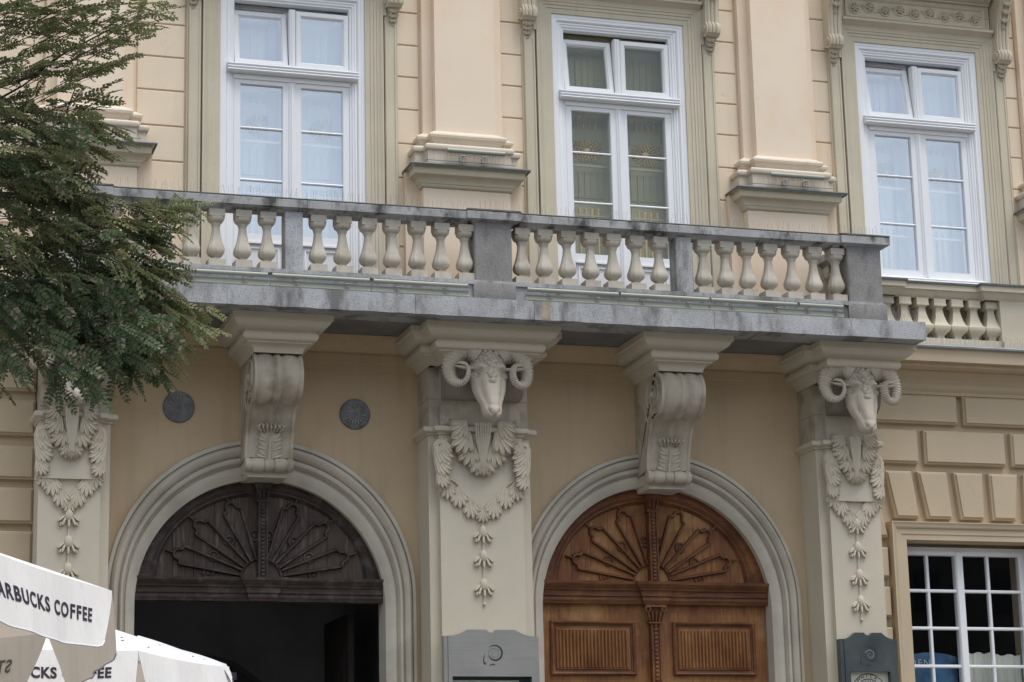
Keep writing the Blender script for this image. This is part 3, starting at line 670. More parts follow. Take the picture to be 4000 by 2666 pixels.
# ------------------------------------------------------------------ pillars with ram heads
def ram_head(parent, cx, sx=1.0, lab=None):
    R = empty('ram_head', (cx, 0, 0)); R.parent = parent
    h = MB(); NS = 40; NK = 56; wide = [False]
    key = [(0, 6.90, -.82, .080, .05), (.05, 6.885, -.865, .125, .09), (.14, 6.82, -.905, .160, .11), (.26, 6.72, -.935, .172, .12), (.38, 6.60, -.965, .178, .14), (.46, 6.53, -.985, .172, .15),
           (.58, 6.42, -1.01, .158, .16), (.68, 6.33, -1.03, .128, .15), (.78, 6.255, -1.05, .100, .13), (.85, 6.20, -1.065, .096, .13), (.92, 6.15, -1.065, .088, .12), (.97, 6.115, -1.04, .066, .09), (1.0, 6.098, -1.0, .03, .04)]
    def itp(t):
        if not wide[0]:
            key[:] = [(q_[0], q_[1], q_[2], q_[3] * 1.14, q_[4]) for q_ in key]; wide[0] = True
        for a, b in zip(key, key[1:]):
            if t <= b[0]:
                k = (t - a[0]) / (b[0] - a[0]); return [a[j] + (b[j] - a[j]) * k for j in range(1, 5)]
        return list(key[-1][1:])
    def zt_(z):
        for a, b in zip(key, key[1:]):
            if z >= b[1]: return a[0] + (b[0] - a[0]) * (a[1] - z) / (a[1] - b[1])
        return 1.0
    def relief(xx, z, w_, t):
        G = lambda x0, sx_, z0, sz_: math.exp(-((abs(xx) - x0) / sx_) ** 2 - ((z - z0) / sz_) ** 2); y = 0
        if .40 < t < .86: y += .035 * math.exp(-((abs(xx) / w_ - .62) / .17) ** 2) * sin(pi * (t - .40) / .46)
        y -= .075 * G(.125, .055, 6.665, .030); y += .06 * G(.142, .042, 6.585, .034); y -= .02 * G(.0, .05, 6.72, .08)
        y += .045 * G(.030 + max(0, (z - 6.13)) * .45, .009, 6.17, .032); y += .03 * math.exp(-(xx / .008) ** 2 - ((z - 6.12) / .022) ** 2)
        y += .012 * math.exp(-((z - 6.235) / .012) ** 2) * (1 if abs(xx) < .07 else 0)
        return y
    def face(xx, z):
        t = zt_(z); zz, y, w_, d = itp(t); r = min(.98, abs(xx) / w_); return y + d * (1 - (1 - r ** 2.4) ** .8) + relief(xx, z, w_, t)
    vs = []
    for i in range(NS + 1):
        t = i / NS; z, y, w_, d = itp(t)
        for k in range(NK):
            a = 2 * pi * k / NK; cs, sn = cos(a), sin(a); r = abs(sn)
            xx = w_ * r * (1 if sn >= 0 else -1)
            if cs > 0: yy = y + d * (1 - (1 - r ** 2.4) ** .8) + relief(xx, z, w_, t)
            else: yy = y + d * (1 + .9 * abs(cs))
            vs.append((xx, yy, z))
    fs = [(i * NK + k, i * NK + (k + 1) % NK, (i + 1) * NK + (k + 1) % NK, (i + 1) * NK + k) for i in range(NS) for k in range(NK)]
    fs += [tuple(range(NK)), tuple(NS * NK + k for k in range(NK))]
    h.add(vs, fs)
    part('head', h, 'ram', R, smooth=60)
    for s in (-1, 1):
        e = MB(); fy = face(.145, 6.58)
        e.ball((s * .140, fy - .014, 6.58), .037, 12, 8, (1.05, .7, .8))
        for b in (.75, -.65):
            pts = [(s * (.143 + .048 * cos(pi * j / 10)), face(.143 + .030 * cos(pi * j / 10), 6.58) - .026 + .010 * abs(cos(pi * j / 10)), 6.58 + b * .040 * sin(pi * j / 10)) for j in range(11)]
            e.tube(pts, .012, 6)
        part('eye', e, 'ram', R)
    cl = MB(); rnd = random.Random(3)
    for k in range(60):
        zz = rnd.uniform(6.50, 6.85); ww = .025 + .22 * max(0, zz - 6.52); xx = rnd.uniform(-ww, ww); yy = face(xx, zz)
        a_ = rnd.uniform(0, 6); cl.ring((xx, yy - .008, zz), .013, .008, 9, 5, a_, a_ + 5)
        if k % 2: cl.ball((xx, yy - .006, zz), .024, 7, 5, (1, .8, 1))
    for s in (-1, 1):
        for k in range(12):
            xx = .115 + rnd.uniform(-.04, .04); zz = 6.74 + rnd.uniform(-.02, .025); cl.ball((s * xx, face(xx, zz) - .004, zz), .013, 6, 4)
        for k in range(9): xx = .098 - .0015 * k; zz = 6.53 - k * .022; cl.ball((s * xx, face(xx, zz) - .001, zz), .008, 5, 4)
    part('curly_wool', cl, 'ram', R)
    HP = [(.095, 6.80, -.87, .072, .045), (.155, 6.845, -.865, .076, .05), (.22, 6.862, -.85, .076, .05), (.295, 6.835, -.84, .072, .05), (.360, 6.764, -.83, .064, .045), (.392, 6.674, -.83, .054, .042), (.392, 6.590, -.84, .046, .04), (.365, 6.520, -.86, .040, .04),
          (.315, 6.490, -.885, .030, .04), (.262, 6.502, -.905, .020, .042), (.228, 6.555, -.92, .015, .045), (.220, 6.625, -.925, .014, .042), (.242, 6.680, -.925, .013, .036), (.290, 6.700, -.92, .012, .028), (.335, 6.694, -.91, .006, .010)]
    for s in (-1, 1):
        hn = MB(); pts, rad, fl_ = [], [], []; n = len(HP) - 1; M5 = 6
        for i in range(n * M5 + 1):
            f_ = i / M5; i0 = min(n - 1, int(f_)); u = f_ - i0; p = [HP[max(0, min(n, i0 + o_))] for o_ in (-1, 0, 1, 2)]
            def cr(c): a0, a1, a2_, a3 = (p[q_][c] for q_ in range(4)); return .5 * (2 * a1 + (a2_ - a0) * u + (2 * a0 - 5 * a1 + 4 * a2_ - a3) * u * u + (3 * a1 - a0 - 3 * a2_ + a3) * u ** 3)
            rw = cr(3) * 1.42 * (1 + .08 * (1 if i % 2 else -1)); dw = cr(4) * (1 + .03 * (1 if i % 2 else -1))
            pts.append((s * (cr(0) * 1.06 + .008), cr(2), cr(1))); rad.append(dw * (1.06 if i % 2 else .94)); fl_.append(rw / dw)
        hn.tube(pts, rad, 14, flat=fl_)
        part('horn', hn, 'ram', R, smooth=28)
        er = MB(); er.tube([(s * .15, -.87, 6.655), (s * .20, -.90, 6.65), (s * .27, -.91, 6.648), (s * .33, -.915, 6.655), (s * .40, -.92, 6.665)], [.024, .03, .036, .028, .006], 8, flat=.6)
        er.tube([(s * .24, -.935, 6.668), (s * .3, -.95, 6.68), (s * .37, -.94, 6.69)], [.006, .014, .004], 6, flat=.7)
        part('ear', er, 'ram', R)
    if lab: R['label'] = lab
    return R

def pillar(i):
    cx, f = PIL[i]; k = f / .457; b = f + (.10 if i != 1 else .103)
    outer = i != 1
    # which side has the back layer
    L = b if i != 2 else b; Rr = b if i != 2 else f + .004
    if i == 0: L = f + .004
    xl, xr = cx - L, cx + Rr
    p = MB(); p.box(xl, xr, -.43, .018, 0, 6.03); p.box(cx - f, cx + f, -.5, -.431, 0, 6.03)
    P = part('pillar', p, 'pillar', B, smooth=0)
    # capital ledge following both layers
    path = [(xl, 0), (xl, -.43), (cx - f, -.43), (cx - f, -.5), (cx + f, -.5), (cx + f, -.43), (xr, -.43), (xr, 0)]
    if i == 0: path = [(cx - f, 0), (cx - f, -.5), (cx + f, -.5), (cx + f, -.43), (xr, -.43), (xr, 0)]
    if i == 2: path = [(xl, 0), (xl, -.43), (cx - f, -.43), (cx - f, -.5), (cx + f, -.5), (cx + f, 0)]
    led = [(0, 6.01), (.018, 6.012), (.022, 6.03), (.045, 6.036), (.062, 6.048), (.068, 6.068), (.062, 6.09), (.045, 6.102), (0, 6.115)]
    part('capital_ledge', MB().sweep(path, led), 'pillar', P)
    # neck above the ledge
    n = MB(); n.box(xl + .012, xr - .012, -.42, .018, 6.112, 6.405); n.box(cx - f * .96, cx + f * .96, -.49, -.421, 6.112, 6.405)
    part('neck_block', n, 'stone', P, smooth=0)
    n = MB(); n.box(xl + .010, xr - .010, -.422, .018, 6.409, 6.75); n.box(cx - f * .955, cx + f * .955, -.488, -.423, 6.409, 6.75)
    part('neck_block', n, 'stone', P, smooth=0)
    cb = [(-.42, 6.385), (-.56, 6.385), (-.62, 6.40), (-.68, 6.44), (-.72, 6.50), (-.74, 6.58), (-.72, 6.66), (-.70, 6.76), (-.42, 6.76)]
    part('abacus', MB().box(cx - f, cx + f, -.796, -.30, 6.752, 6.80), 'stone', P, smooth=0)
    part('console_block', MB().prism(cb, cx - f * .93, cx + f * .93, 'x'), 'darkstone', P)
    # crowns: back layer and front layer
    pb = [(xl, 0), (xl, -.55), (xr, -.55), (xr, 0)]
    pf = [(cx - f - .005, -.3), (cx - f - .005, -.80), (cx + f + .005, -.80), (cx + f + .005, -.3)]
    if i == 1: pb = [(cx - b, 0), (cx - b, -.55), (cx + b, -.55), (cx + b, 0)]
    C2 = [(o, z - .001) for (o, z) in CROWN]
    part('crown_moulding', MB().sweep(pf, CROWN), 'pillar', P)
    part('crown_moulding', MB().sweep(pb, C2), 'pillar', P)
    # shield plate with flared ears
    pts = []
    def ex(z):   # half width against height
        t = (z - 5.42) / .53
        return f * (1.03 + .155 * (math.sin(min(1, max(0, (t - .12) / .7)) * pi / 2) ** 2) * (1 if t < .82 else max(0, 1 - ((t - .82) / .22) ** 2)) + (0))
    zs = [5.42 + .53 * j / 16 for j in range(17)]
    right = [(cx + ex(z), z) for z in zs]; left = [(cx - ex(z), z) for z in reversed(zs)]
    sh = right + [(cx + f * .62, 6.0), (cx - f * .62, 6.0)] + left
    if i == 1:
        for sd_ in (-1, 1):
            inner = [(cx + sd_ * f * .93, z) for z in (5.95, 5.42)]; outer_ = [(cx + sd_ * ex(z), z) for z in zs]
            part('scroll_plate', MB().prism(outer_ + inner, -.545, -.501), 'pillar', P)
    else: part('scroll_plate', MB().prism(sh, -.545, -.501), 'pillar', P)
    # central acanthus
    y0 = -.546; yc = -.512 if i == 1 else -.546
    a = MB(); kk = 1.0 if not outer else .72
    W_ = .30 * kk
    a.petal(cx, 6.14, -pi / 2, .54, .21 * kk, .035, yc, tip=.5, nu=8, nv=6, groove=.1)
    def fan2(px, pz, an, size, nf, sp, hh, yy):
        for f in range(nf):
            k_ = f - (nf - 1) / 2
            a.petal(px, pz, an + k_ * sp, size * (1 - .05 * k_ * k_), size * .20, hh, yy - .003 * (nf - abs(k_)), tip=.8, nu=6, nv=4, groove=.5)
    for s in (-1, 1):
        for (bx_, bz, an, sz) in ((.03, 5.79, -80, .22), (.10, 5.92, -68, .26), (.15, 6.04, -58, .27), (.18, 6.145, -46, .23)):
            A_ = radians(an) if s > 0 else pi - radians(an)
            fan2(cx + s * bx_ * kk, bz, A_, sz * (kk if kk == 1 else .80), 5, .30 * s, .055, (yc - .012) if bz < 6.0 else -.560)
            fan2(cx + s * (bx_ + .15) * kk, bz + .005, radians(10) if s > 0 else pi - radians(10), .05, 3, .5 * s, .03, y0 - .01) if bz > 6.1 else None
    fan2(cx, 5.71, -pi / 2, .14 * kk, 5, .3, .06, yc - .02)
    for j in range(7): a.tube([(cx + (j - 3) * .028 * kk, y0 - .055, 6.135), (cx + (j - 3) * .022 * kk, yc - .065, 5.95), (cx + (j - 3) * .012 * kk, yc - .06, 5.78), (cx + (j - 3) * .004 * kk, yc - .055, 5.64)], [.009, .011, .008, .004], 5)
    part('acanthus_leaf', a, 'pillar', P)
    # leaves down the ears and the garland
    gl = MB()
    for s in (-1, 1):
        e1 = f * 1.06
        def fan3(px, pz, deg, size, nf=5, sp=.30, yy=y0 - .004, hh=.04):
            an = radians(deg) if s > 0 else pi - radians(deg)
            for f_ in range(nf):
                k_ = f_ - (nf - 1) / 2
                gl.petal(px, pz, an + k_ * sp * s, size * (1 - .05 * k_ * k_), size * .175, hh * .8, yy - .0025 * (nf - abs(k_)), tip=.8, nu=6, nv=4, groove=.5)
        sz = (.8 + .2 * kk) * .9
        fan3(cx + s * e1 * .90, 5.94, -112, .19 * sz, 5, .26); fan3(cx + s * e1 * 1.08, 5.87, -138, .27 * sz, 5, .24); fan3(cx + s * e1 * 1.07, 5.75, -132, .26 * sz, 5, .24); fan3(cx + s * e1 * 1.01, 5.62, -116, .23 * sz, 5, .22)
        gl.tube([(cx + s * e1 * .80, y0 - .01, 5.945), (cx + s * e1 * 1.0, y0 - .012, 5.90), (cx + s * e1 * 1.08, y0 - .012, 5.80), (cx + s * e1 * 1.04, y0 - .012, 5.65), (cx + s * e1 * .97, y0 - .012, 5.45)], .012, 6)
        for (fx, zz, dg_, ss) in ((.80, 5.53, -84, .24), (.56, 5.46, -92, .26), (.30, 5.34, -98, .25)):
            fan3(cx + s * f * fx, zz, dg_, ss * sz, 5, .26, -.504, .038)
        gl.tube([(cx + s * f * .86, -.512, 5.56), (cx + s * f * .62, -.512, 5.50), (cx + s * f * .34, -.512, 5.36), (cx + s * f * .10, -.512, 5.18)], .010, 5)
    for k_ in (-2, -1, 0, 1, 2): gl.petal(cx + k_ * .008, 5.23, -pi / 2 + k_ * .24, .15 - .006 * k_ * k_, .03, .04, -.508, tip=.8, nu=6, nv=4, groove=.5)
    part('leaf_garland', gl, 'pillar', P)
    # bell flower drop
    nb = 3 if i == 1 else 4
    tops = [5.045, 4.79, 4.49] if i == 1 else [5.235, 4.97, 4.665, 4.375]
    if i == 0: tops = [5.12, 4.85, 4.58, 4.30]
    bot = tops[-1] - .26
    bf = MB(); bf.tube([(cx, -.508, 5.10), (cx, -.508, bot)], .0095, 6); bf.ball((cx, -.512, bot), .018, 8, 6)
    part('flower_stem', bf, 'pillar', P)
    for zt in tops:
        q = MB(); ky = 1.0
        q.ball((cx, -.512, zt + .01), .014, 6, 5)
        q.ball((cx, -.515, zt - .06), .05, 10, 8, (.85, .7, 1.35))
        for (dx, ang, LL) in ((-.03, radians(248), .12), (.03, radians(292), .12), (-.045, radians(222), .10), (.045, radians(318), .10), (0, radians(270), .13)):
            q.petal(cx + dx * .7, zt - .055, ang, LL, .024, .04, -.505, tip=.9)
        for s in (-1, 1):
            for j in range(4): q.petal(cx + s * (.05 + .012 * j), zt - .12, radians(270) + s * (.75 - .32 * j), .06 - .004 * j, .014, .03, -.503, tip=.9, nu=3, nv=3)
        part('bell_flower', q, 'pillar', P)
    ram_head(P, cx - .005 * i, lab=['ram head half hidden by the tree', 'ram head on the broad middle pillar', 'ram head on the right corner pillar'][i])
for i in range(3): pillar(i)

# ------------------------------------------------------------------ balcony
sl = MB()
BAL = part('balcony', MB().box(-2.985, 6.795, -1.28, -.02, 7.109, 7.30), 'soffit', B, smooth=0)
xs = [-3.0, -.95, 1.0, 2.28, 4.3, 6.807]
for a, b in zip(xs, xs[1:]):
    n = 14; v = []; rnd = random.Random(int(a * 10) + 50)
    mb = MB(); top = [(a + (b - a) * j / n) for j in range(n + 1)]
    pts = [(x, 7.306 + rnd.uniform(-.002, .002)) for x in top] + [(x, 7.106 + rnd.uniform(-.006, .004)) for x in reversed(top)]
    pts = [(x + (.002 if x == a else 0) - (.002 if x == b else 0), z) for (x, z) in pts]
    mb.prism(pts, -1.302, -.9)
    part('slab', mb, 'granite', BAL, smooth=0)
part('stain', MB().box(2.36, 2.455, -1.3045, -1.3025, 7.112, 7.305), 'stain', BAL, smooth=0)
# plinth
pl = MB(); pl.box(-2.6, 6.4, -1.10, -.90, 7.307, 7.50); pl.box(-2.6, 6.4, -1.13, -.87, 7.50, 7.545)
part('plinth', pl, 'granite', BAL, smooth=0)
posts = [-2.375, 1.907, 6.205]
for i, x in enumerate(posts):
    q = MB(); q.blk(x - .205, x + .205, 7.52, 8.20, -.80, -1.11, .012)
    P = part('post', q, 'post', BAL, smooth=0)
    part('post_base', MB().sweep([(x - .21, -.79), (x - .21, -1.11), (x + .21, -1.11), (x + .21, -.79)], [(.018, 7.33), (.022, 7.34), (.022, 7.515), (.012, 7.535), (0, 7.54)], closed=True), 'post', P, smooth=30)
    part('flashing', MB().sweep([(x - .205, -.8), (x - .205, -1.14), (x + .205, -1.14), (x + .205, -.8)], [(.0, 7.345), (.01, 7.345), (.025, 7.328), (.025, 7.318), (0, 7.318)]), 'tube', P)
for x in (-.222, 4.063):
    q = MB(); q.blk(x - .092, x + .092, 7.545, 8.17, -.90, -1.09, .004)
    part('granite_pier', q, 'granite', BAL, smooth=0)
copp = [(.0, 8.155), (.012, 8.16), (.02, 8.172), (.035, 8.182), (.055, 8.19), (.075, 8.192), (.075, 8.198), (.09, 8.20), (.092, 8.275), (.086, 8.285)]
def coping(x0, x1, mat2='coping', up=0, ex=0, nm='coping'):
    pr = [(-1.06 - o - ex, z + up) for (o, z) in copp]; bk = [(-.94 + o + ex, z + up) for (o, z) in reversed(copp)]
    o = part(nm, MB().prism(pr + bk, x0, x1, 'x'), 'coping', BAL, smooth=25)
    tp = [(-1.06 - .090 - ex, 8.2855 + up), (-1.06 - .093 - ex, 8.29 + up), (-1.06 - .085 - ex, 8.30 + up), (-.94 + .085 + ex, 8.305 + up), (-.94 + .093 + ex, 8.29 + up), (-.94 + .09 + ex, 8.2855 + up)]
    part('coping_top', MB().prism(tp, x0, x1, 'x'), 'copingtop', BAL, smooth=0)
cp = [(-2.095, -.1, 0), (-.096, 1.644, 0), (2.206, 3.99, 0), (3.994, 5.924, 0)]
for (a, b, e) in cp: coping(a, b)
def coping_cap(x):
    pr = [(o + .0, z + .004) for (o, z) in copp]
    path = [(x - .205, -.80), (x - .205, -1.08), (x + .205, -1.08), (x + .205, -.80)]
    o = part('post_cap', MB().sweep(path, [(0, z) if False else (o_, z) for (o_, z) in pr] + [(-.1, 8.30)], closed=True), 'coping', BAL, smooth=25)
    part('coping_top', MB().sweep(path, [(.09, 8.2895), (.095, 8.294), (.09, 8.312), (-.2, 8.325)], closed=True), 'copingtop', BAL, smooth=0)
for x in posts: coping_cap(x)
BP = [(.092, 8.157), (.092, 8.082), (.096, 8.078), (.094, 8.06), (.085, 8.04), (.068, 8.026), (.055, 8.02), (.052, 8.0), (.044, 7.985), (.043, 7.96), (.049, 7.91), (.059, 7.86), (.073, 7.81), (.089, 7.77), (.098, 7.74),
      (.097, 7.715), (.087, 7.69), (.070, 7.674), (.052, 7.668), (.052, 7.662), (.043, 7.658), (.042, 7.65), (.052, 7.645), (.053, 7.638), (.075, 7.63), (.098, 7.628), (.098, 7.545)]
OB = [(1, .62), (.62, 1), (-.62, 1), (-1, .62), (-1, -.62), (-.62, -1), (.62, -1), (1, -.62)]
def bal_mesh():
    mb = MB()
    mb.stack(SQ, [(.081, 8.157), (.081, 8.084)])
    mb.stack(OB, [(r * .86, z) for (r, z) in BP[1:-2]])
    mb.stack(SQ, [(.068, 7.632), (.087, 7.627), (.087, 7.545)])
    return mb.mesh('baluster', 32)
bm_ = bal_mesh()
bx = [-2.06, -1.79, -1.53, -1.266, -1.015, -.741, -.488, .043, .304, .577, .831, 1.103, 1.360, 1.622, 2.247, 2.5, 2.758, 3.021, 3.275, 3.538, 3.806, 4.319, 4.58, 4.838, 5.093, 5.368, 5.63, 5.9]
for x in bx:
    o = part('baluster', bm_, 'baluster', BAL, (x, -1.0, random.uniform(-.002, .002))); o.rotation_euler = (0, 0, random.uniform(-.035, .035))
# side return on the right end, back to the wall
q = MB(); q.box(6.1, 6.3, -.79, -.06, 7.307, 7.545); part('plinth', q, 'granite', BAL, smooth=0)
q = MB().prism([(6.205 + (o + .06) * 1, z) for (o, z) in copp] + [(6.205 - (o + .06), z) for (o, z) in reversed(copp)], -.79, -.06)
part('coping', q, 'coping', BAL, smooth=25)
for y in (-.55, -.28): part('baluster', bm_, 'baluster', BAL, (6.205, y, 0))
q = MB().prism([(-2.375 + (o + .06) * 1, z) for (o, z) in copp] + [(-2.375 - (o + .06), z) for (o, z) in reversed(copp)], -.79, -.06)
part('coping', q, 'coping', BAL, smooth=25)
for y in (-.55, -.28): part('baluster', bm_, 'baluster', BAL, (-2.375, y, 0))

# light tubes along the balcony edge
tubes = [(-1.53, -.53), (-.474, .526), (.578, 1.576), (2.236, 3.236), (3.27, 4.269), (4.30, 5.297), (5.337, 5.846)]
tl = ['leftmost light tube on the balcony edge, half under the tree', 'second light tube from the left on the balcony edge', 'light tube ending just left of the middle post', 'light tube starting just right of the middle post', 'fifth light tube from the left, below the right granite pier', 'sixth light tube from the left on the balcony edge', 'short light tube at the right end of the balcony edge']
for (a, b), lb in zip(tubes, tl):
    c = (a + b) / 2; h = (b - a) / 2
    T = empty('light_tube', (c, -1.2, 7.34)); tag(T, lb, 'lamp', 'light tubes along the balcony edge')
    mb = MB().tube([(-h, -.03, .105), (h, -.03, .105)], .023, 12)
    for s in (-1, 1): mb.tube([(s * (h - .005), -.03, .105), (s * (h + .004), -.03, .105)], .025, 12)
    part('tube', mb, 'tube', T)
    tr = MB().prism([(.02, -.005), (-.0, -.012), (-.02, -.01), (-.025, .0), (-.012, .012), (-.012, .04), (-.025, .048), (-.028, .055), (0, .06), (.02, .06)], -h - .02, h + .02, 'x')
    part('tray', tr, 'tube', T, smooth=20)
    for dx in ((-.5 * h, .55 * h) if h > .3 else (-.6 * h, .7 * h)):
        k = MB().tube([(dx, -.03, .02), (dx, -.03, .09)], .005, 6).tube([(dx - .022, -.035, .055), (dx + .022, -.035, .055)], .005, 6).box(dx - .03, dx + .03, -.02, 0.01, .01, .075)
        part('clamp', k, 'wire', T)
for (x, lb) in ((1.95, 'light tube on the pedestal left of the middle window'), (5.78, 'light tube on the pedestal right of the middle window')):
    T = empty('light_tube', (x, -.40, 9.06)); tag(T, lb, 'lamp', 'light tubes on the pilaster pedestals')
    part('tube', MB().tube([(-.33, 0, .13), (.33, 0, .13)], .026, 12), 'tube', T)
    for dx in (-.15, .1): part('clamp', MB().tube([(dx, 0, .0), (dx, 0, .12)], .007, 6).tube([(dx - .03, -.01, .075), (dx + .03, -.01, .075)], .006, 6).box(dx - .035, dx + .035, .0, .03, .01, .06), 'wire', T)

# bird spikes
def spikes(name, lab, x0, x1, y, z, n, h=.12, spread=.03, yj=.02):
    mb = MB(); rnd = random.Random(int(x0 * 31 + z * 7))
    for k in range(n):
        x = x0 + (x1 - x0) * (k + rnd.uniform(-.3, .3)) / n; yy = y + rnd.uniform(-yj, yj); hh = h * rnd.uniform(.8, 1.1)
        dx = rnd.uniform(-spread, spread); dy = rnd.uniform(-.03, .03)
        mb.tube([(x, yy, z), (x + dx, yy + dy, z + hh)], .0013, 3, caps=False)
    mb.box(x0, x1, y - .006, y + .006, z - .003, z + .002)
    o = part(name, mb, 'wire'); tag(o, lab, 'bird spikes', 'bird spike strips'); return o
spikes('bird_spikes', 'thin wire bird spikes on the left run of the balcony coping', -2.05, 1.62, -1.05, 8.306, 130)
spikes('bird_spikes', 'thin wire bird spikes on the right run of the balcony coping', 2.22, 5.9, -1.05, 8.306, 130)
spikes('bird_spikes', 'thin wire bird spikes on top of the middle balcony post', 1.66, 2.18, -1.02, 8.328, 20)
spikes('bird_spikes', 'thin wire bird spikes on top of the right end balcony post', 5.95, 6.45, -1.02, 8.328, 20)
spikes('bird_spikes', 'tall crossed bird spikes on the right end of the balcony slab', 6.43, 6.76, -1.2, 7.31, 34, .17, .07, .04)
spikes('bird_spikes', 'dense bird spikes on the zinc ledge below the right window', 6.95, 9.2, -.50, 7.265, 150, .12, .03)
spikes('bird_spikes', 'bird spikes on the pedestal between left and middle window', 1.38, 2.42, -.36, 9.08, 40, .13)
spikes('bird_spikes', 'bird spikes on the pedestal between middle and right window', 5.22, 6.25, -.36, 9.08, 40, .13)
spikes('bird_spikes', 'bird spikes on the pedestal behind the tree', -2.7, -1.7, -.36, 9.08, 40, .13)
spikes('bird_spikes', 'bird spikes on the ledge under the middle ram head', 1.50, 2.32, -.54, 6.118, 22, .16, .01)

# ------------------------------------------------------------------ rusticated bays
def rblock(q, ch=.022, yf=-.115):
    mb = MB(); mb.quadblk(q, .0, yf + .02, .012)
    x0, x1 = q[0], q[2]
    cx = sum(p[0] for p in q) / 4; cz = sum(p[1] for p in q) / 4
    def ins(p, d): return (p[0] + (d if cx > p[0] else -d), p[1] + (d if cz > p[1] else -d))
    mb.quadblk([ins(p, ch) for p in q], yf + .02, yf, .006)
    part('rusticated_block', mb, 'rustic', B, smooth=0)
def rect(x0, x1, z0, z1): return [(x0, z0), (x1, z0), (x1, z1), (x0, z1)]
part('side_wall', MB().box(-9, -2.69, -.02, .6, 0, 6.8), 'rustic', B, smooth=0)
bw = MB(); bw.box(6.53, 7.03, -.02, .6, 0, 6.8); bw.box(8.72, 15, -.02, .6, 0, 6.8); bw.box(7.03, 8.72, -.02, .6, 5.07, 6.8); bw.box(7.03, 8.72, -.02, .6, 0, 1.6)
part('side_wall', bw, 'rustic', B, smooth=0)
g_ = .012
rows = [(6.43, 6.765), (5.95, 6.355), (5.485, 5.86), (5.035, 5.40), (4.60, 4.955), (4.16, 4.52), (3.73, 4.08), (3.3, 3.65), (2.86, 3.22), (2.42, 2.78)]
for j, (a, b) in enumerate([(6.388, 6.765), (5.93, 6.298), (5.478, 5.82), (5.03, 5.393), (4.592, 4.952), (4.15, 4.515), (3.71, 4.07), (3.27, 3.63), (2.83, 3.19), (2.39, 2.75), (1.9, 2.31), (1.4, 1.82), (.9, 1.32), (0, .82)]):
    off = .75 if j % 2 else 0
    xs_ = [-2.69 - .35 - off, -5.2 - off, -7.2 - off]; xe = -2.69
    seq = [-2.685, -4.1 - off, -5.6 - off, -7.3 - off]
    for k in range(3): rblock(rect(seq[k + 1] + .035, seq[k] - (.035 if k else 0), a, b))
rblock(rect(6.50, 7.787, 6.425, 6.765)); rblock(rect(7.865, 9.6, 6.425, 6.765)); rblock(rect(9.68, 11.4, 6.425, 6.765))
rblock(rect(6.50, 7.256, 5.955, 6.345)); rblock(rect(7.334, 8.376, 5.955, 6.345)); rblock(rect(8.456, 9.5, 5.955, 6.345)); rblock(rect(9.58, 11, 5.955, 6.345))
def vous(a0, a1, b0, b1): rblock([(b0, 5.323), (b1, 5.323), (a1, 5.864), (a0, 5.864)])
vous(7.225, 7.60, 7.32, 7.637); vous(7.687, 8.059, 7.744, 8.046); vous(8.138, 8.51, 8.154, 8.455); vous(8.59, 8.97, 8.565, 8.87); vous(9.05, 9.43, 8.98, 9.3)
vous(6.82, 7.15, 6.915, 7.22)
rblock([(6.53, 5.095), (6.815, 5.095), (6.735, 5.44), (6.53, 5.44)])
for (a, b) in ((4.645, 4.985), (4.20, 4.54), (3.745, 4.085), (3.29, 3.635), (2.84, 3.18), (2.39, 2.73), (1.94, 2.28), (1.49, 1.83), (1.0, 1.38)): rblock(rect(6.53, 6.80, a, b), .014)
for (a, b) in ((5.03, 5.4), (4.59, 4.95), (4.15, 4.51), (3.71, 4.07), (3.27, 3.63), (2.83, 3.19)): rblock(rect(8.97, 9.3, a, b), .014); rblock(rect(9.37, 10.8, a, b))

# lower window on the right
LWX = 7.84
ls = MB()
ls.sweep([(7.03, 1.6), (7.03, 5.075), (8.69, 5.075), (8.69, 1.6)], [(0, .14), (0, -.105), (-.06, -.105), (-.065, -.115), (-.125, -.115), (-.13, -.13), (-.15, -.145), (-.17, -.15), (-.19, -.165), (-.2, -.165), (-.205, .0)], 'xz', side=1)
LW = part('ground_floor_window', ls, 'rustic', B)
fr = MB(); rect_frame(fr, 7.03, 8.69, 1.6, 5.03, .065, .22, .145, .006)
rect_frame(fr, 7.095, 7.80, 1.68, 4.985, .05, .21, .13, .008); rect_frame(fr, 7.80, 8.625, 1.68, 4.985, .05, .21, .13, .008)
fr.blk(7.755, 7.845, 1.68, 4.985, .15, .115, .01)
part('frame', fr, 'white', LW)
for xm in (7.40, 8.175): part('glazing_bar', MB().blk(xm - .018, xm + .018, 1.72, 4.945, .19, .14, .008), 'white', LW, smooth=0)
for zm in (4.53, 4.104, 3.675, 3.245, 2.815, 2.385):
    for (a, b) in ((7.14, 7.76), (7.845, 8.58)): part('glazing_bar', MB().blk(a, b, zm - .018, zm + .018, .188, .138, .008), 'white', LW, smooth=0)
zr = [1.72, 2.385, 2.815, 3.245, 3.675, 4.104, 4.53, 4.945]; xr = [7.14, 7.40, 7.76, 7.845, 8.175, 8.58]
for i in range(len(zr) - 1):
    for (a, b) in ((0, 1), (1, 2), (3, 4), (4, 5)):
        part('pane', MB().add([(xr[a],.164,zr[i]),(xr[b],.164,zr[i]),(xr[b],.164,zr[i+1]),(xr[a],.164,zr[i+1])],[(0,1,2,3)]), 'glassdark', LW, smooth=0)
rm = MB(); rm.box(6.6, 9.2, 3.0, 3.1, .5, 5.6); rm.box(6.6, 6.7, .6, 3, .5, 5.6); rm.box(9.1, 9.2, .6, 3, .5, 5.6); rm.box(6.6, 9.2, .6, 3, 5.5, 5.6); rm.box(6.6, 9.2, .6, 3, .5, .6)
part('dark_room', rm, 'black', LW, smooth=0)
q = MB(); rnd = random.Random(5)
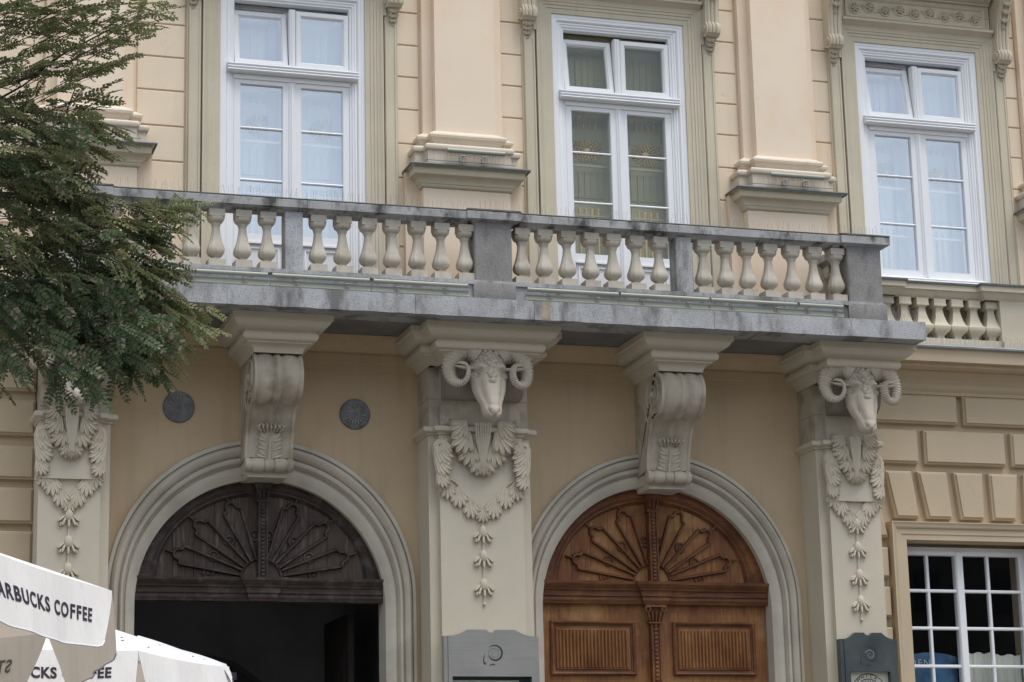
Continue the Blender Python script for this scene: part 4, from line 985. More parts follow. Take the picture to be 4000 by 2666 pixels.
for (a, b, zt) in ((7.845, 8.20, 3.84), (8.21, 8.62, 3.82)):
    n = 16; pts = [(a + (b - a) * j / n, .26 + .012 * sin(j * 1.7), zt + .01 * sin(j * .9)) for j in range(n + 1)]
    q.add([p for p in pts] + [(p[0], p[1], 1.7) for p in pts], [(j, j + 1, n + 2 + j, n + 1 + j) for j in range(n)])
part('half_curtain', q, 'cloth', LW)
bn = MB(); n = 14
pts = [(7.12 + .68 * j / n, .33 + .01 * sin(j), 3.80 + .05 * sin(pi * j / n)) for j in range(n + 1)]
bn.add(pts + [(p[0], p[1], 2.2) for p in pts], [(j, j + 1, n + 2 + j, n + 1 + j) for j in range(n)])
part('blue_banner', bn, 'bluecloth', LW)

def text_mesh(s, size, bold=0.0, extrude=0.002, spacing=1.0, align='CENTER'):
    cu_ = bpy.data.curves.new('txt', 'FONT'); cu_.body = s; cu_.size = size; cu_.offset = bold; cu_.extrude = extrude; cu_.align_x = align; cu_.space_character = spacing; cu_.resolution_u = 4
    ob = bpy.data.objects.new('txt', cu_); COL.objects.link(ob); dg = bpy.context.evaluated_depsgraph_get()
    me = bpy.data.meshes.new_from_object(ob.evaluated_get(dg)); bpy.data.objects.remove(ob); bpy.data.curves.remove(cu_)
    return me
def text_mb(s, size, fn, bold=0.0, extrude=0.0, spacing=1.0, align='CENTER', sub=0):
    me = text_mesh(s, size, bold, extrude, spacing, align)
    if sub:
        bm = bmesh.new(); bm.from_mesh(me); bmesh.ops.triangulate(bm, faces=bm.faces)
        for _ in range(sub):
            ed = [e for e in bm.edges if e.calc_length() > .02]
            if ed: bmesh.ops.subdivide_edges(bm, edges=ed, cuts=1); bmesh.ops.triangulate(bm, faces=bm.faces)
        bm.to_mesh(me); bm.free()
    mb = MB(); mb.add([fn(v.co.x, v.co.y, v.co.z) for v in me.vertices], [tuple(p.vertices) for p in me.polygons]); bpy.data.meshes.remove(me)
    return mb
part('lettering', text_mb('EDEN', .115, lambda x, y, z: (7.12 + x, .318 + z, 3.69 + y), align='LEFT', spacing=1.25), 'whitetext', LW, smooth=0)

# ------------------------------------------------------------------ doors
def door(cx, cz, wood, woodh, lab, leaf):
    Y = .20
    t = MB()      # tympanum board, planks
    r = 1.33
    D = empty('door', (cx, 0, 0)); D.parent = B; D['label'] = lab
    # planks of the tympanum
    edges_ = [-1.12, -.93, -.71, -.50, -.28, 0, .28, .50, .71, .93, 1.12]
    for a, b in zip(edges_, edges_[1:]):
        n = 5; xs2 = [a + .002 + (b - a - .004) * j / n for j in range(n + 1)]
        top = [(x, cz + .28 + sqrt(max(0, 1.125 ** 2 - x * x)) * 1.0) for x in xs2]
        top = [(x, min(z, 9)) for (x, z) in top]
        part('plank', MB().prism([(xs2[0], cz + .27), (xs2[-1], cz + .27)] + [(x, cz + .275 + sqrt(max(0, 1.125 ** 2 - x * x)) * .80) for x in reversed(xs2)], Y, Y + .04), wood, D, smooth=0)
    # arched frame ring (outer follows stone arch, inner follows fan)
    ring = MB(); n = 48; vs = []; prof = [(0, .30), (0, .14), (.55, .13), (.62, .12), (.70, .135), (.78, .155), (.86, .15), (.92, .165), (1.0, Y + .003)]
    zb = cz + .265
    for i in range(n + 1):
        a = pi - pi * i / n; R1 = 1.36
        # outer: circle centre cz ; inner: ellipse on the beam
        ox, oz = R1 * cos(a), cz + R1 * sin(a); ix, iz = 1.09 * cos(a), zb + .87 * sin(a)
        oz = max(oz, zb) 
        for (tt, y) in prof: vs.append((ox + (ix - ox) * tt, y, oz + (iz - oz) * tt))
    k = len(prof); ring.add(vs, [(i * k + j, (i + 1) * k + j, (i + 1) * k + j + 1, i * k + j + 1) for i in range(n) for j in range(k - 1)])
    part('arched_frame', ring, woodh if leaf is None else woodh, D)
    # hub and fan
    f = MB(); f.ring((0, Y - .004, zb), .215, .02, 24, 6, 0, pi, 1.0)
    part('hub', f, woodh, D)
    def P(rr, a): return (rr * cos(a), zb + rr * .86 * sin(a) if False else zb + rr * sin(a) * .86)
    for sgn in (-1, 1):
        for ang in (18, 44, 69):
            a = radians(ang) if sgn > 0 else pi - radians(ang); fb_ = MB()
            def bar(p, q_, w_=.021, hgt=.042):
                d = Vector((q_[0] - p[0], q_[1] - p[1])); nn = Vector((-d.y, d.x)).normalized() * w_
                a_, b_, c_, d_ = (p[0] + nn.x, p[1] + nn.y), (q_[0] + nn.x, q_[1] + nn.y), (q_[0] - nn.x, q_[1] - nn.y), (p[0] - nn.x, p[1] - nn.y)
                m1 = .45
                vs = [(x, Y + .002, z) for (x, z) in (a_, b_, c_, d_)] + [(p[0] + nn.x * m1, Y - hgt, p[1] + nn.y * m1), (q_[0] + nn.x * m1, Y - hgt, q_[1] + nn.y * m1), (q_[0] - nn.x * m1, Y - hgt, q_[1] - nn.y * m1), (p[0] - nn.x * m1, Y - hgt, p[1] - nn.y * m1)]
                fb_.add(vs, [(0, 1, 5, 4), (1, 2, 6, 5), (2, 3, 7, 6), (3, 0, 4, 7), (4, 5, 6, 7)])
            pin = P(.23, a); pend = P(.87, a); d = Vector((pend[0] - pin[0], pend[1] - pin[1])).normalized(); nn = Vector((-d.y, d.x))
            e1 = (pend[0] + nn.x * .095, pend[1] + nn.y * .095); e2 = (pend[0] - nn.x * .095, pend[1] - nn.y * .095)
            i1 = (pin[0] + nn.x * .028, pin[1] + nn.y * .028); i2 = (pin[0] - nn.x * .028, pin[1] - nn.y * .028)
            bar(i1, e1); bar(i2, e2)
            for s in (-1, 1):
                q1 = (pend[0] + nn.x * .10 * s, pend[1] + nn.y * .10 * s); q2 = (pend[0] + nn.x * .048 * s + d.x * .03, pend[1] + nn.y * .048 * s + d.y * .03); bar(q1, q2)
            c0 = (pend[0] + d.x * .045, pend[1] + d.y * .045); aa = atan2(d.y, d.x)
            pts = [(c0[0] + .052 * cos(aa + w_), c0[1] + .052 * sin(aa + w_)) for w_ in [radians(-100 + 20 * j) for j in range(11)]]
            for p_, q_ in zip(pts, pts[1:]): bar(p_, q_)
            tipp = (c0[0] + d.x * .052, c0[1] + d.y * .052)
            far = P(1.09 / sqrt(cos(a) ** 2 + (sin(a) / 1.0) ** 2), a)
            bar(tipp, (tipp[0] + d.x * .09, tipp[1] + d.y * .09), .012)
            part('fan_rib', fb_, woodh, D, smooth=0)
        for (ang, rr) in ((6, .56), (28, .57), (53, .57), (82, .53)):
            a = radians(ang) if sgn > 0 else pi - radians(ang); c = P(rr, a)
            rg = MB(); rg.ring((c[0], Y - .004, c[1]), .05, .014, 18, 6, 0, 2 * pi, 1.3); rg.ball((c[0], Y, c[1]), .03, 8, 5, (1, .4, 1))
            part('boss', rg, woodh, D)
    # centre post
    cpost = MB(); cpost.box(-.05, .05, Y - .09, Y, zb, 5.40); cpost.box(-.05, -.035, Y - .105, Y - .089, zb, 5.36); cpost.box(.035, .05, Y - .105, Y - .089, zb, 5.36)
    for k in range(19):
        zz = zb + .03 + k * .041
        cpost.ball((0, Y - .098, zz), .022, 7, 5, (1, .7, .9))
    cpost.sweep([(-.06, Y), (-.06, Y - .10), (.06, Y - .10), (.06, Y)], [(0, 5.345), (.008, 5.345), (.008, 5.36), (0, 5.37), (.005, 5.45), (.02, 5.50), (.035, 5.52), (.035, 5.56), (0, 5.58)])
    for k in range(3): cpost.petal((k - 1) * .035, 5.38, pi / 2 + (1 - k) * .2, .11, .02, .03, Y - .11, tip=.8)
    part('centre_post', cpost, woodh, D)
    # beam
    zt = zb - .005
    bp = [(0, zt - .235), (.015, zt - .235), (.02, zt - .215), (.03, zt - .205), (.035, zt - .185), (.03, zt - .17), (.03, zt - .16), (.05, zt - .155), (.055, zt - .10), (.075, zt - .095), (.08, zt - .075), (.10, zt - .06), (.115, zt - .035), (.12, zt - .03), (.125, zt - .0), (0, zt + .012)]
    path = [(-1.36, Y - .03), (-.21, Y - .03), (-.21, Y - .075), (-.145 + .0, Y - .075), (.145, Y - .075), (.21, Y - .075), (.21, Y - .03), (1.36, Y - .03)]
    path = [(-1.345, Y - .03), (-.125, Y - .03), (-.125, Y - .075), (.125, Y - .075), (.125, Y - .03), (1.345, Y - .03)]
    bb = MB().sweep(path, bp); bb.box(-1.34, 1.34, Y - .031, Y + .1, zt - .235, zt)
    part('beam', bb, woodh, D)
    if leaf == 'closed':
        for sgn in (-1, 1):
            lf = MB(); x0, x1 = (-1.335, -.03) if sgn < 0 else (.03, 1.335)
            lf.box(x0, x1, Y + .02, Y + .07, 0, zt - .23)
            Lf = part('door_leaf', lf, wood, D, smooth=0)
            pc = [(3.555 - 4.30 + cz, 4.14 - 4.30 + cz)] + [(2.2, 3.3), (.3, 1.9)]
            px0, px1 = (x0 + .14, x1 - .19) if sgn < 0 else (x0 + .19, x1 - .14)
            for (za, zb_) in pc:
                pm = MB(); pm.sweep([(px0, za), (px1, za), (px1, zb_), (px0, zb_)], [(0, Y + .021), (0, Y - .005), (-.015, Y - .02), (-.03, Y - .012), (-.035, Y + .005), (-.05, Y + .01), (-.05, Y + .019)], 'xz', closed=True)
                part('panel_moulding', pm, woodh, Lf)
                fl = MB(); a, b = px0 + .065, px1 - .065; fl.box(a, b, Y - .0, Y + .0195, za + .065, zb_ - .08)
                part('panel', fl, wood, Lf, smooth=0)
                nfl = 20
                for k in range(nfl):
                    xa = a + .02 + (b - a - .04) * k / nfl; wv = (b - a - .04) / nfl
                    part('flute', MB().prism([(xa + .003, Y - .0005), (xa + wv * .35, Y - .022), (xa + wv * .65, Y - .022), (xa + wv - .003, Y - .0005)], za + .085, zb_ - .10, 'z'), wood, Lf, smooth=0)
        cp_ = MB(); cp_.box(-.055, .055, Y - .055, Y + .05, 0, 4.3); cp_.box(-.055, -.038, Y - .07, Y - .054, 0, 4.13); cp_.box(.038, .055, Y - .07, Y - .054, 0, 4.13)
        for k in range(60): cp_.ball((0, Y - .062, 4.10 - k * .045), .024, 7, 5, (1, .7, .95))
        cp_.sweep([(-.065, Y), (-.065, Y - .07), (.065, Y - .07), (.065, Y)], [(0, 4.12), (.02, 4.122), (.02, 4.135), (0, 4.14)])
        for k in range(5): cp_.petal((k - 2) * .032, 4.14, pi / 2 + (2 - k) * .16, .12, .02, .03, Y - .075, tip=.9)
        for s in (-1, 1): cp_.ring((s * .095, Y - .09, 4.275), .028, .012, 12, 6)
        cp_.box(-.12, .12, Y - .10, Y, 4.30, 4.325)
        part('capital_strip', cp_, woodh, D)
    return D
door(4.055, 4.31, 'oak', 'oakh', 'closed orange brown oak door with carved fan', 'closed')
D1 = door(-.30, 4.285, 'walnut', 'walnuth', 'open dark weathered door with carved fan', None)
# open leaf and the passage behind
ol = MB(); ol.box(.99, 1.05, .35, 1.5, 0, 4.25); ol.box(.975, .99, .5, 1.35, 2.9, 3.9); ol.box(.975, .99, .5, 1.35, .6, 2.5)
part('door_leaf', ol, 'shadewood', D1, (.03, .25, 0), smooth=0)
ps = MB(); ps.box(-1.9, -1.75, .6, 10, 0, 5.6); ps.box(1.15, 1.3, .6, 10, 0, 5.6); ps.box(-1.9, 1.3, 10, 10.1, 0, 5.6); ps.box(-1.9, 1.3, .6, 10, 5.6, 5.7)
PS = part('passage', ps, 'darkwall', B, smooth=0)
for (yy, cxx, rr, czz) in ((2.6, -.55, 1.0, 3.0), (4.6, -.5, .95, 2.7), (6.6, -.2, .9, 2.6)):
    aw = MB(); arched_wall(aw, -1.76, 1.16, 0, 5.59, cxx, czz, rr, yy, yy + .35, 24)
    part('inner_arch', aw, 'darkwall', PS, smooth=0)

# ------------------------------------------------------------------ round plaques
def plaque(x, z, lab, kind):
    T = empty('round_plaque', (x, 0, z)); tag(T, lab, 'plaque')
    r = .165; sec = [(cos(2 * pi * k / 40), sin(2 * pi * k / 40)) for k in range(40)]
    d = MB(); vs = []; lv = [(r, 0), (r, -.018), (r * .97, -.024), (r * .93, -.018)]
    for (rr, y) in lv: vs += [(c * rr, y, s * rr) for (c, s) in sec]
    n = 40; d.add(vs, [(i * n + k, i * n + (k + 1) % n, (i + 1) * n + (k + 1) % n, (i + 1) * n + k) for i in range(3) for k in range(n)] + [tuple(3 * n + k for k in range(n))])
    part('disc', d, 'plaque', T)
    q = MB(); q.ring((0, -.02, 0), .05, .006, 20, 5); q.ring((0, -.02, 0), .034, .004, 16, 5)
    for k in range(4): q.petal(0, 0, pi / 4 + k * pi / 2, .028, .01, .012, -.018, nu=3, nv=2)
    if kind:
        for k, an in enumerate((90, 50, 135, 165, -25, 5, 210)):
            a = radians(an)
            for o_ in (-.012, .012): q.tube([(.06 * cos(a) - o_ * sin(a), -.02, .06 * sin(a) + o_ * cos(a)), (.12 * cos(a) - o_ * 1.5 * sin(a), -.022, .12 * sin(a) + o_ * 1.5 * cos(a))], .006, 5)
        for dx in (-.03, 0, .03): q.tube([(dx, -.02, -.055), (dx * 1.1, -.022, -.125)], .010, 5); q.ball((dx * 1.1, -.02, -.125), .014, 6, 4)
        q.tube([(-.08, -.02, .10), (.08, -.02, .10)], .006, 5)
    else:
        for k in range(9):
            a = radians(-170 + k * 20 if k < 9 else 0); rr = .06
            q.petal(.055 * cos(a), .055 * sin(a), a, .06, .016, .018, -.018, tip=.8)
        for k in range(5):
            a = radians(20 + k * 35); q.tube([(.055 * cos(a), -.02, .055 * sin(a)), (.11 * cos(a + .15), -.022, .11 * sin(a + .15))], .006, 5)
    part('relief', q, 'plaquerelief', T)
plaque(-1.216, 6.30, 'round grey plaque with a rayed emblem left of the left corbel, touching the tree', 1)
plaque(.664, 6.295, 'round grey plaque with a leafy emblem right of the left corbel', 0)

# ------------------------------------------------------------------ steel display cases on the pillars
def stroke(mb, pts, ws, y, depth=.004):
    n = len(pts); L_ = []; R_ = []
    for i in range(n):
        a = Vector(pts[max(0, i - 1)]); b = Vector(pts[min(n - 1, i + 1)]); d = (b - a).normalized(); nn = Vector((-d.y, d.x)) * ws[i]
        L_.append((pts[i][0] + nn.x, pts[i][1] + nn.y)); R_.append((pts[i][0] - nn.x, pts[i][1] - nn.y))
    vs = [(p[0], y, p[1]) for p in L_] + [(p[0], y, p[1]) for p in R_]
    mb.add(vs, [(i, i + 1, n + i + 1, n + i) for i in range(n - 1)])
def case(cx, hw, mat_, lab, emblem, zs, ztop):
    T = empty('display_case', (cx, -.5, 2.3)); tag(T, lab, 'display case', 'steel display cases on the pillars')
    z0 = -2.3
    body = MB(); body.box(-hw, -hw + .05, -.09, -.001, -.7, zs + z0); body.box(hw - .05, hw, -.09, -.001, -.7, zs + z0)
    part('side_cheek', body, mat_, T, smooth=0)
    k = hw / .512
    a = hw - .045
    pts = [(-a, -.7), (-a, zs + z0)]
    pts += [(-a + (.09 + .12) * k * j / 8, zs + z0 + (ztop - zs) * (j / 8) ** 2.0) for j in range(1, 9)]
    pts += [(-.05 * k - .03, ztop + z0)] + [(-.05 * cos(pi * j / 8), ztop + z0 - .03 * sin(pi * j / 8)) for j in range(0, 9)] + [(.05 * k + .03, ztop + z0)]
    pts += [(a - (.09 + .12) * k * j / 8, zs + z0 + (ztop - zs) * (j / 8) ** 2.0) for j in range(8, 0, -1)]
    pts += [(a, zs + z0), (a, -.7)]
    wtop = emblem and 3.545 or 3.478
    # plate above the display opening
    up = MB(); opening = wtop + z0; ow = hw - (.085 if not emblem else .105)
    upp = [p for p in pts if p[1] > opening]
    up.prism([(a, opening), ] + list(reversed(upp)) + [(-a, opening)], -.10, -.02)
    up.box(-a, -ow, -.10, -.02, -.7, opening); up.box(ow, a, -.10, -.02, -.7, opening); up.box(-ow, ow, -.10, -.02, -.7, -.6)
    part('front_plate', up, mat_, T, smooth=0)
    part('display_recess', MB().box(-ow, ow, -.03, -.021, -.6, opening), 'logo' if not emblem else 'paper', T, smooth=0)
    if not emblem:
        part('notice', MB().box(-ow + .01, ow - .12, -.034, -.031, -.58, opening - .035), 'paper', T, smooth=0)
        q = MB(); rnd = random.Random(2)
        for k_ in range(5): q.box(-.33 + k_ * .1, -.27 + k_ * .1 + rnd.uniform(0, .04), -.036, -.0345, -.5, opening - .05 - rnd.uniform(0, .01))
        part('notice_print', q, 'print', T, smooth=0)
        part('display_glass', MB().box(-ow, ow, -.085, -.082, -.6, opening), 'glassdark', T, smooth=0)
    else:
        q = MB(); zc = 3.545 + z0 - .225; R = .205
        for (rr, w_) in ((R, .004), (.15, .004)):
            stroke(q, [(rr * cos(a_ * pi / 30), zc + rr * sin(a_ * pi / 30)) for a_ in range(61)], [w_] * 61, -.032)
        for k_ in range(28):
            a_ = 2 * pi * k_ / 28
            stroke(q, [(rr * cos(a_ + .10 * sin(j * 1.6)), zc + rr * sin(a_ + .10 * sin(j * 1.6))) for j, rr in enumerate([.07 + .013 * t for t in range(7)])], [.007, .006, .006, .005, .004, .003, .001], -.0325)
        stroke(q, [(.066 * cos(a_ * pi / 12), zc + .066 * sin(a_ * pi / 12)) for a_ in range(25)], [.003] * 25, -.032)
        part('sun_emblem', q, 'ink', T, smooth=0)
        s = 'PIWNICA POD BARANAMI '; mbt = MB()
        for i_, ch in enumerate(s):
            if ch == ' ': continue
            th = radians(90 + 74 - i_ * 360 / len(s) * 1.0)
            ll = text_mb(ch, .05, lambda x, y, z, th=th: (((.165 + y) * cos(th) + x * sin(th)), -.032 + z, zc + (.165 + y) * sin(th) - x * cos(th)), bold=.0005)
            mbt.add(ll.v, ll.f)
        part('ring_lettering', mbt, 'ink', T, smooth=0)
    # spiral logo
    lz = 3.715 + z0 if not emblem else 3.73 + z0; lx = .02 * 1 if not emblem else .0; kk = 1.0 if not emblem else .95
    lg = MB(); n = 40; pts = []; ws = []
    for j in range(n + 1):
        t = j / n; a_ = radians(135 - 330 * t); rr = .085 - .020 * t
        pts.append((lx + .01 + rr * cos(a_) * kk, lz + .0 + rr * sin(a_) * kk)); ws.append(.001 + .0085 * sin(pi * min(1, t * 1.05)) ** .8)
    stroke(lg, pts, ws, -.1025)
    stroke(lg, [(lx - .095, lz + .0), (lx - .108, lz - .04), (lx - .112, lz - .08), (lx - .105, lz - .105), (lx - .095, lz - .115), (lx - .088, lz - .09)], [.001, .004, .006, .007, .006, .002], -.1025)
    stroke(lg, [(lx - .06, lz - .13), (lx - .035, lz - .118), (lx - .01, lz - .113), (lx + .01, lz - .117)], [.001, .004, .005, .004], -.1025)
    part('spiral_logo', lg, 'logo', T, smooth=0)
    l2 = MB(); pts = []; ws = []
    for j in range(n + 1):
        t = j / n; a_ = radians(-195 - 430 * t); rr = .062 - .045 * t
        pts.append((lx + .005 + rr * cos(a_) * kk, lz - .005 + rr * sin(a_) * kk)); ws.append(.006 - .0035 * t)
    stroke(l2, pts, ws, -.1022); part('spiral_logo', l2, 'logolight', T, smooth=0)
    return T
case(1.955, .512, 'steel', 'large bright steel display case with spiral logo on the broad middle pillar', False, 3.892, 3.957)
case(6.243, .342, 'darksteel', 'small dark steel display case with spiral logo and round sun emblem on the right pillar', True, 3.897, 3.966)

# ------------------------------------------------------------------ cafe umbrellas
def umbrella(cx, cy, zr, R, az, lab, sides_text, valh=.21, pinw=.13, tag_grp='white cafe umbrellas', letter=.085, spc=1.1):
    U = empty('cafe_umbrella', (cx, cy, 0)); tag(U, lab, 'umbrella', tag_grp)
    part('pole', MB().tube([(0, 0, 0), (0, 0, zr + R * .36)], .025, 12), 'white', U)
    V = [(R * cos(az + k * pi / 4), R * sin(az + k * pi / 4)) for k in range(8)]
    rise = R * .33
    cpy = MB(); N = 10; M_ = 8
    for k in range(8):
        a, b = Vector(V[k]), Vector(V[(k + 1) % 8]); vs = []
        for i in range(N + 1):
            for j in range(M_ + 1):
                t = i / N; s = j / M_; p = (a * (1 - s) + b * s) * t
                z = zr + rise * (1 - t) - .045 * sin(pi * s) * t * (1 - t) * 2 - .012 * sin(pi * s) * t + (.012 * (1 - abs(2 * s - 1)) * 0)
                vs.append((p.x, p.y, z))
        e = M_ + 1
        cpy.add(vs, [(i * e + j, i * e + j + 1, (i + 1) * e + j + 1, (i + 1) * e + j) for i in range(N) for j in range(M_)])
    part('canopy', cpy, 'canvas', U, smooth=50)
    rnd = random.Random(int(cx * 10))
    for k in range(8):
        a, b = Vector(V[k]), Vector(V[(k + 1) % 8]); d = b - a; nrm = Vector((d.y, -d.x)).normalized()
        if nrm.dot(a) < 0: nrm = -nrm
        ph = rnd.uniform(0, 6)
        def pos(s, t, off=0.0):      # s along the side, t down the valance 0..1
            q_ = a + d * s
            flare = .055 * t + .012 * sin(s * 13 + ph) * t + .006 * sin(s * 31 + ph) * t
            hh = valh * (1 - .10 * (max(0, 1 - min(s, 1 - s) / .06)) ** 2)
            pin = pinw * max(0, 1 - min(s, 1 - s) / .5) ** 1.5 * t ** 1.2
            q2 = q_ + nrm * (flare + off) + d * (pin if s < .5 else -pin)
            z = zr - .012 * sin(pi * s) - hh * t - .015 * sin(pi * s)* t
            return (q2.x, q2.y, z)
        n1, n2 = 28, 6; vs = [pos(i / n1, j / n2) for i in range(n1 + 1) for j in range(n2 + 1)]; e = n2 + 1
        part('valance', MB().add(vs, [(i * e + j, i * e + j + 1, (i + 1) * e + j + 1, (i + 1) * e + j) for i in range(n1) for j in range(n2)]), 'canvas', U, smooth=60)
        hm_ = MB().tube([pos(i / n1, 1.0) for i in range(n1 + 1)], .004, 5)
        part('hem', hm_, 'hem', U)
        part('rib', MB().tube([(a.x * .02, a.y * .02, zr + rise * .95), (a.x * .98, a.y * .98, zr - .0)], .008, 6), 'white', U)
        if k in sides_text:
            Ls = d.length; fl = sides_text[k]
            for (off, mm) in ((.0025, 'letter'), (-.0025, 'letterin')):
                mb = text_mb('STARBUCKS COFFEE', letter, lambda x, y, z, off=off: pos(max(0, min(1, .5 + fl * x / Ls)), .60 - y / valh, off), bold=.0026, spacing=spc, sub=2)
                part('lettering', mb, mm, U, smooth=0)
    return U
def place_umbrella(corner, az_text_side, side, zr, tilt, lab, valh, letter, spc, pinw):
    th = radians(90 - az_text_side); a0 = th - radians(67.5); R = side * 1.3066
    cx, cy = corner[0] - R * cos(a0), corner[1] - R * sin(a0)
    U = umbrella(cx, cy, zr, R, a0, lab, {1: 1, 3: 1, 5: 1, 7: 1}, valh, pinw, letter=letter, spc=spc)
    ax = Vector((-sin(th), cos(th), 0))
    q = Matrix.Rotation(tilt, 4, ax); top = Vector((cx, cy, zr))
    U.matrix_world = Matrix.Translation(top) @ q @ Matrix.Translation(Vector((0, 0, -zr)))
    c0 = top + q @ Vector((R * cos(a0), R * sin(a0), 0))
    d = Vector(corner) - c0
    U.matrix_world = Matrix.Translation(d) @ U.matrix_world
    return U, a0, R
U1, _, _ = place_umbrella((-3.596, -13.129, 2.742), 38.0, 1.22, 2.742, radians(4.0), 'white octagonal cafe umbrella nearest the camera, lettered valance, at the left edge', .275, .083, 1.20, .12)
U2, a2, R2 = place_umbrella((-3.257, -11.593, 2.633), 84.0, .95, 2.633, radians(1.0), 'white octagonal cafe umbrella partly behind the nearer one, with a loose white strap', .22, .070, 1.08, .03)
# loose strap and litter on the second umbrella
mb = MB(); n = 26; rr = []
for i in range(n + 1):
    t = i / n; rad = R2 * (.60 + .42 * t); ang = a2 + pi / 4 - .012 + .02 * sin(t * 6); z = 2.633 + R2 * .33 * (1 - rad / R2) + .003 + .004 * abs(sin(t * 7)) - (.06 * max(0, t - .93) / .07)
    for w_, dz_ in ((-.024, -.03), (-.02, .003), (.02, .006), (.024, -.03)): rr.append((rad * cos(ang + w_), rad * sin(ang + w_), z + dz_))
mb.add(rr, [(4 * i + q_, 4 * i + q_ + 1, 4 * i + q_ + 5, 4 * i + q_ + 4) for i in range(n) for q_ in range(3)])
part('strap', mb, 'white', U2)
ck = MB().box(R2 * cos(a2 + pi / 4) * 1.02 - .012, R2 * cos(a2 + pi / 4) * 1.02 + .012, R2 * sin(a2 + pi / 4) * 1.02 - .03, R2 * sin(a2 + pi / 4) * 1.02 - .01, 2.56, 2.60)
part('buckle', ck, 'letter', U2, smooth=0)
lt = MB(); rnd = random.Random(4)
for k in range(9):
    s = rnd.uniform(.1, .95); t = rnd.uniform(.72, .96); A_ = Vector((cos(a2), sin(a2))) * R2; B_ = Vector((cos(a2 + pi / 4), sin(a2 + pi / 4))) * R2
    p = (A_ * (1 - s) + B_ * s) * t; z = 2.633 + R2 * .33 * (1 - t) + .002; a_ = rnd.uniform(0, 3); L_ = rnd.uniform(.007, .012)
    lt.add([(p.x, p.y, z), (p.x + L_ * cos(a_) + .006, p.y + L_ * sin(a_), z + .008), (p.x + 2 * L_ * cos(a_), p.y + 2 * L_ * sin(a_), z + .002), (p.x + L_ * cos(a_) - .006, p.y + L_ * sin(a_), z + .002)], [(0, 1, 2, 3)])
part('leaf_litter', lt, 'bark', U2, kind='stuff', smooth=0)

# ------------------------------------------------------------------ tree at the left
# local frame of the crown: u to the right, v down, w away (metres), origin near the upper left of the crown
TO = Vector((-3.749, -7.797, 7.552)); TU = Vector((1.7166, -.5348, -.0406)); TV = Vector((.0842, .4033, -1.7506)); TW = Vector((.073, .961, .379))
def TP(u, v, w=0.0): return TO + TU * u + TV * v + TW * w
rt = random.Random(11)
TR = empty('tree', tuple((-6.2, -6.6, 0))); tag(TR, 'feathery dark green tree with rust edged leaflets reaching in from the left', 'tree')
inv = Vector((-6.2, -6.6, 0))
lfA, lfB, wood_ = MB(), MB(), MB()
def leaflet(mb, p, d, n, L, Wd):
    s = d.cross(n).normalized(); m_ = p + d * L * .5; f = n * (Wd * rt.uniform(.15, .5))
    a = p; b = m_ + s * Wd * .5 + f; c = p + d * L; e = m_ - s * Wd * .5 + f
    b1 = p + d * L * .25 + s * Wd * .4 + f * .8; b2 = p + d * L * .8 + s * Wd * .36 + f * .6; e1 = p + d * L * .25 - s * Wd * .4 + f * .8; e2 = p + d * L * .8 - s * Wd * .36 + f * .6
    mb.add([tuple(q - inv) for q in (a, b1, b2, c, e2, e1)], [(0, 1, 2, 3), (0, 3, 4, 5)])
def leaf(mb, p, d, n, L, k=None):
    d = d.normalized(); n = (n - d * n.dot(d)).normalized(); k = k or rt.randint(6, 8); q = p.copy(); dd = d.copy()
    pts = [q.copy()]
    droop = rt.uniform(.02, .09)
    for i in range(k):
        q = q + dd * (L / k); dd = (dd + Vector((0, 0, -droop))).normalized(); pts.append(q.copy())
        s = dd.cross(n).normalized(); ll = L * .245 * (1 - .35 * abs(i / k - .4)); w_ = ll * rt.uniform(.56, .74)
        for sg in (-1, 1):
            di = (s * sg + dd * rt.uniform(.35, .7) + n * rt.uniform(-.25, .25)).normalized(); nn = (n + s * rt.uniform(-.3, .3) + dd * rt.uniform(-.3, .3)).normalized()
            leaflet(mb, q, di, nn, ll, w_)
    leaflet(mb, q, dd, n, L * .2, L * .1)
    wood_.tube([tuple(pts[0] - inv), tuple(pts[k // 2] - inv), tuple(pts[-1] - inv)], [.0022, .0016, .001], 3, caps=False)
def twig(a, b, n, L, mb, up=.6, sag=.12, jit=.5):
    P0, P1 = a, b; mid = (a + b) / 2 + Vector((0, 0, sag * (b - a).length)); pts = []
    for i in range(9):
        t = i / 8; pts.append(P0 * (1 - t) ** 2 + mid * 2 * t * (1 - t) + P1 * t * t)
    wood_.tube([tuple(p - inv) for p in pts], [.004 * (1 - .09 * i) for i in range(9)], 4, caps=False)
    for i in range(n):
        t = .15 + .85 * (i + 1) / n; j = min(7, int(t * 8)); p = pts[j] + (pts[j + 1] - pts[j]) * (t * 8 - j) if j < 8 else pts[8]
        d = (pts[j + 1] - pts[j]).normalized(); sd = Vector((rt.uniform(-1, 1), rt.uniform(-1, 1), rt.uniform(-.5, .35)))
        dd = (d * rt.uniform(.5, 1.0) + sd * (.75 if i < n - 1 else .2)).normalized()
        nn = Vector((rt.uniform(-jit, jit), rt.uniform(-jit, jit), up + rt.uniform(-.3, .3)))
        leaf(mb, p, dd, nn, L * rt.uniform(.8, 1.2))
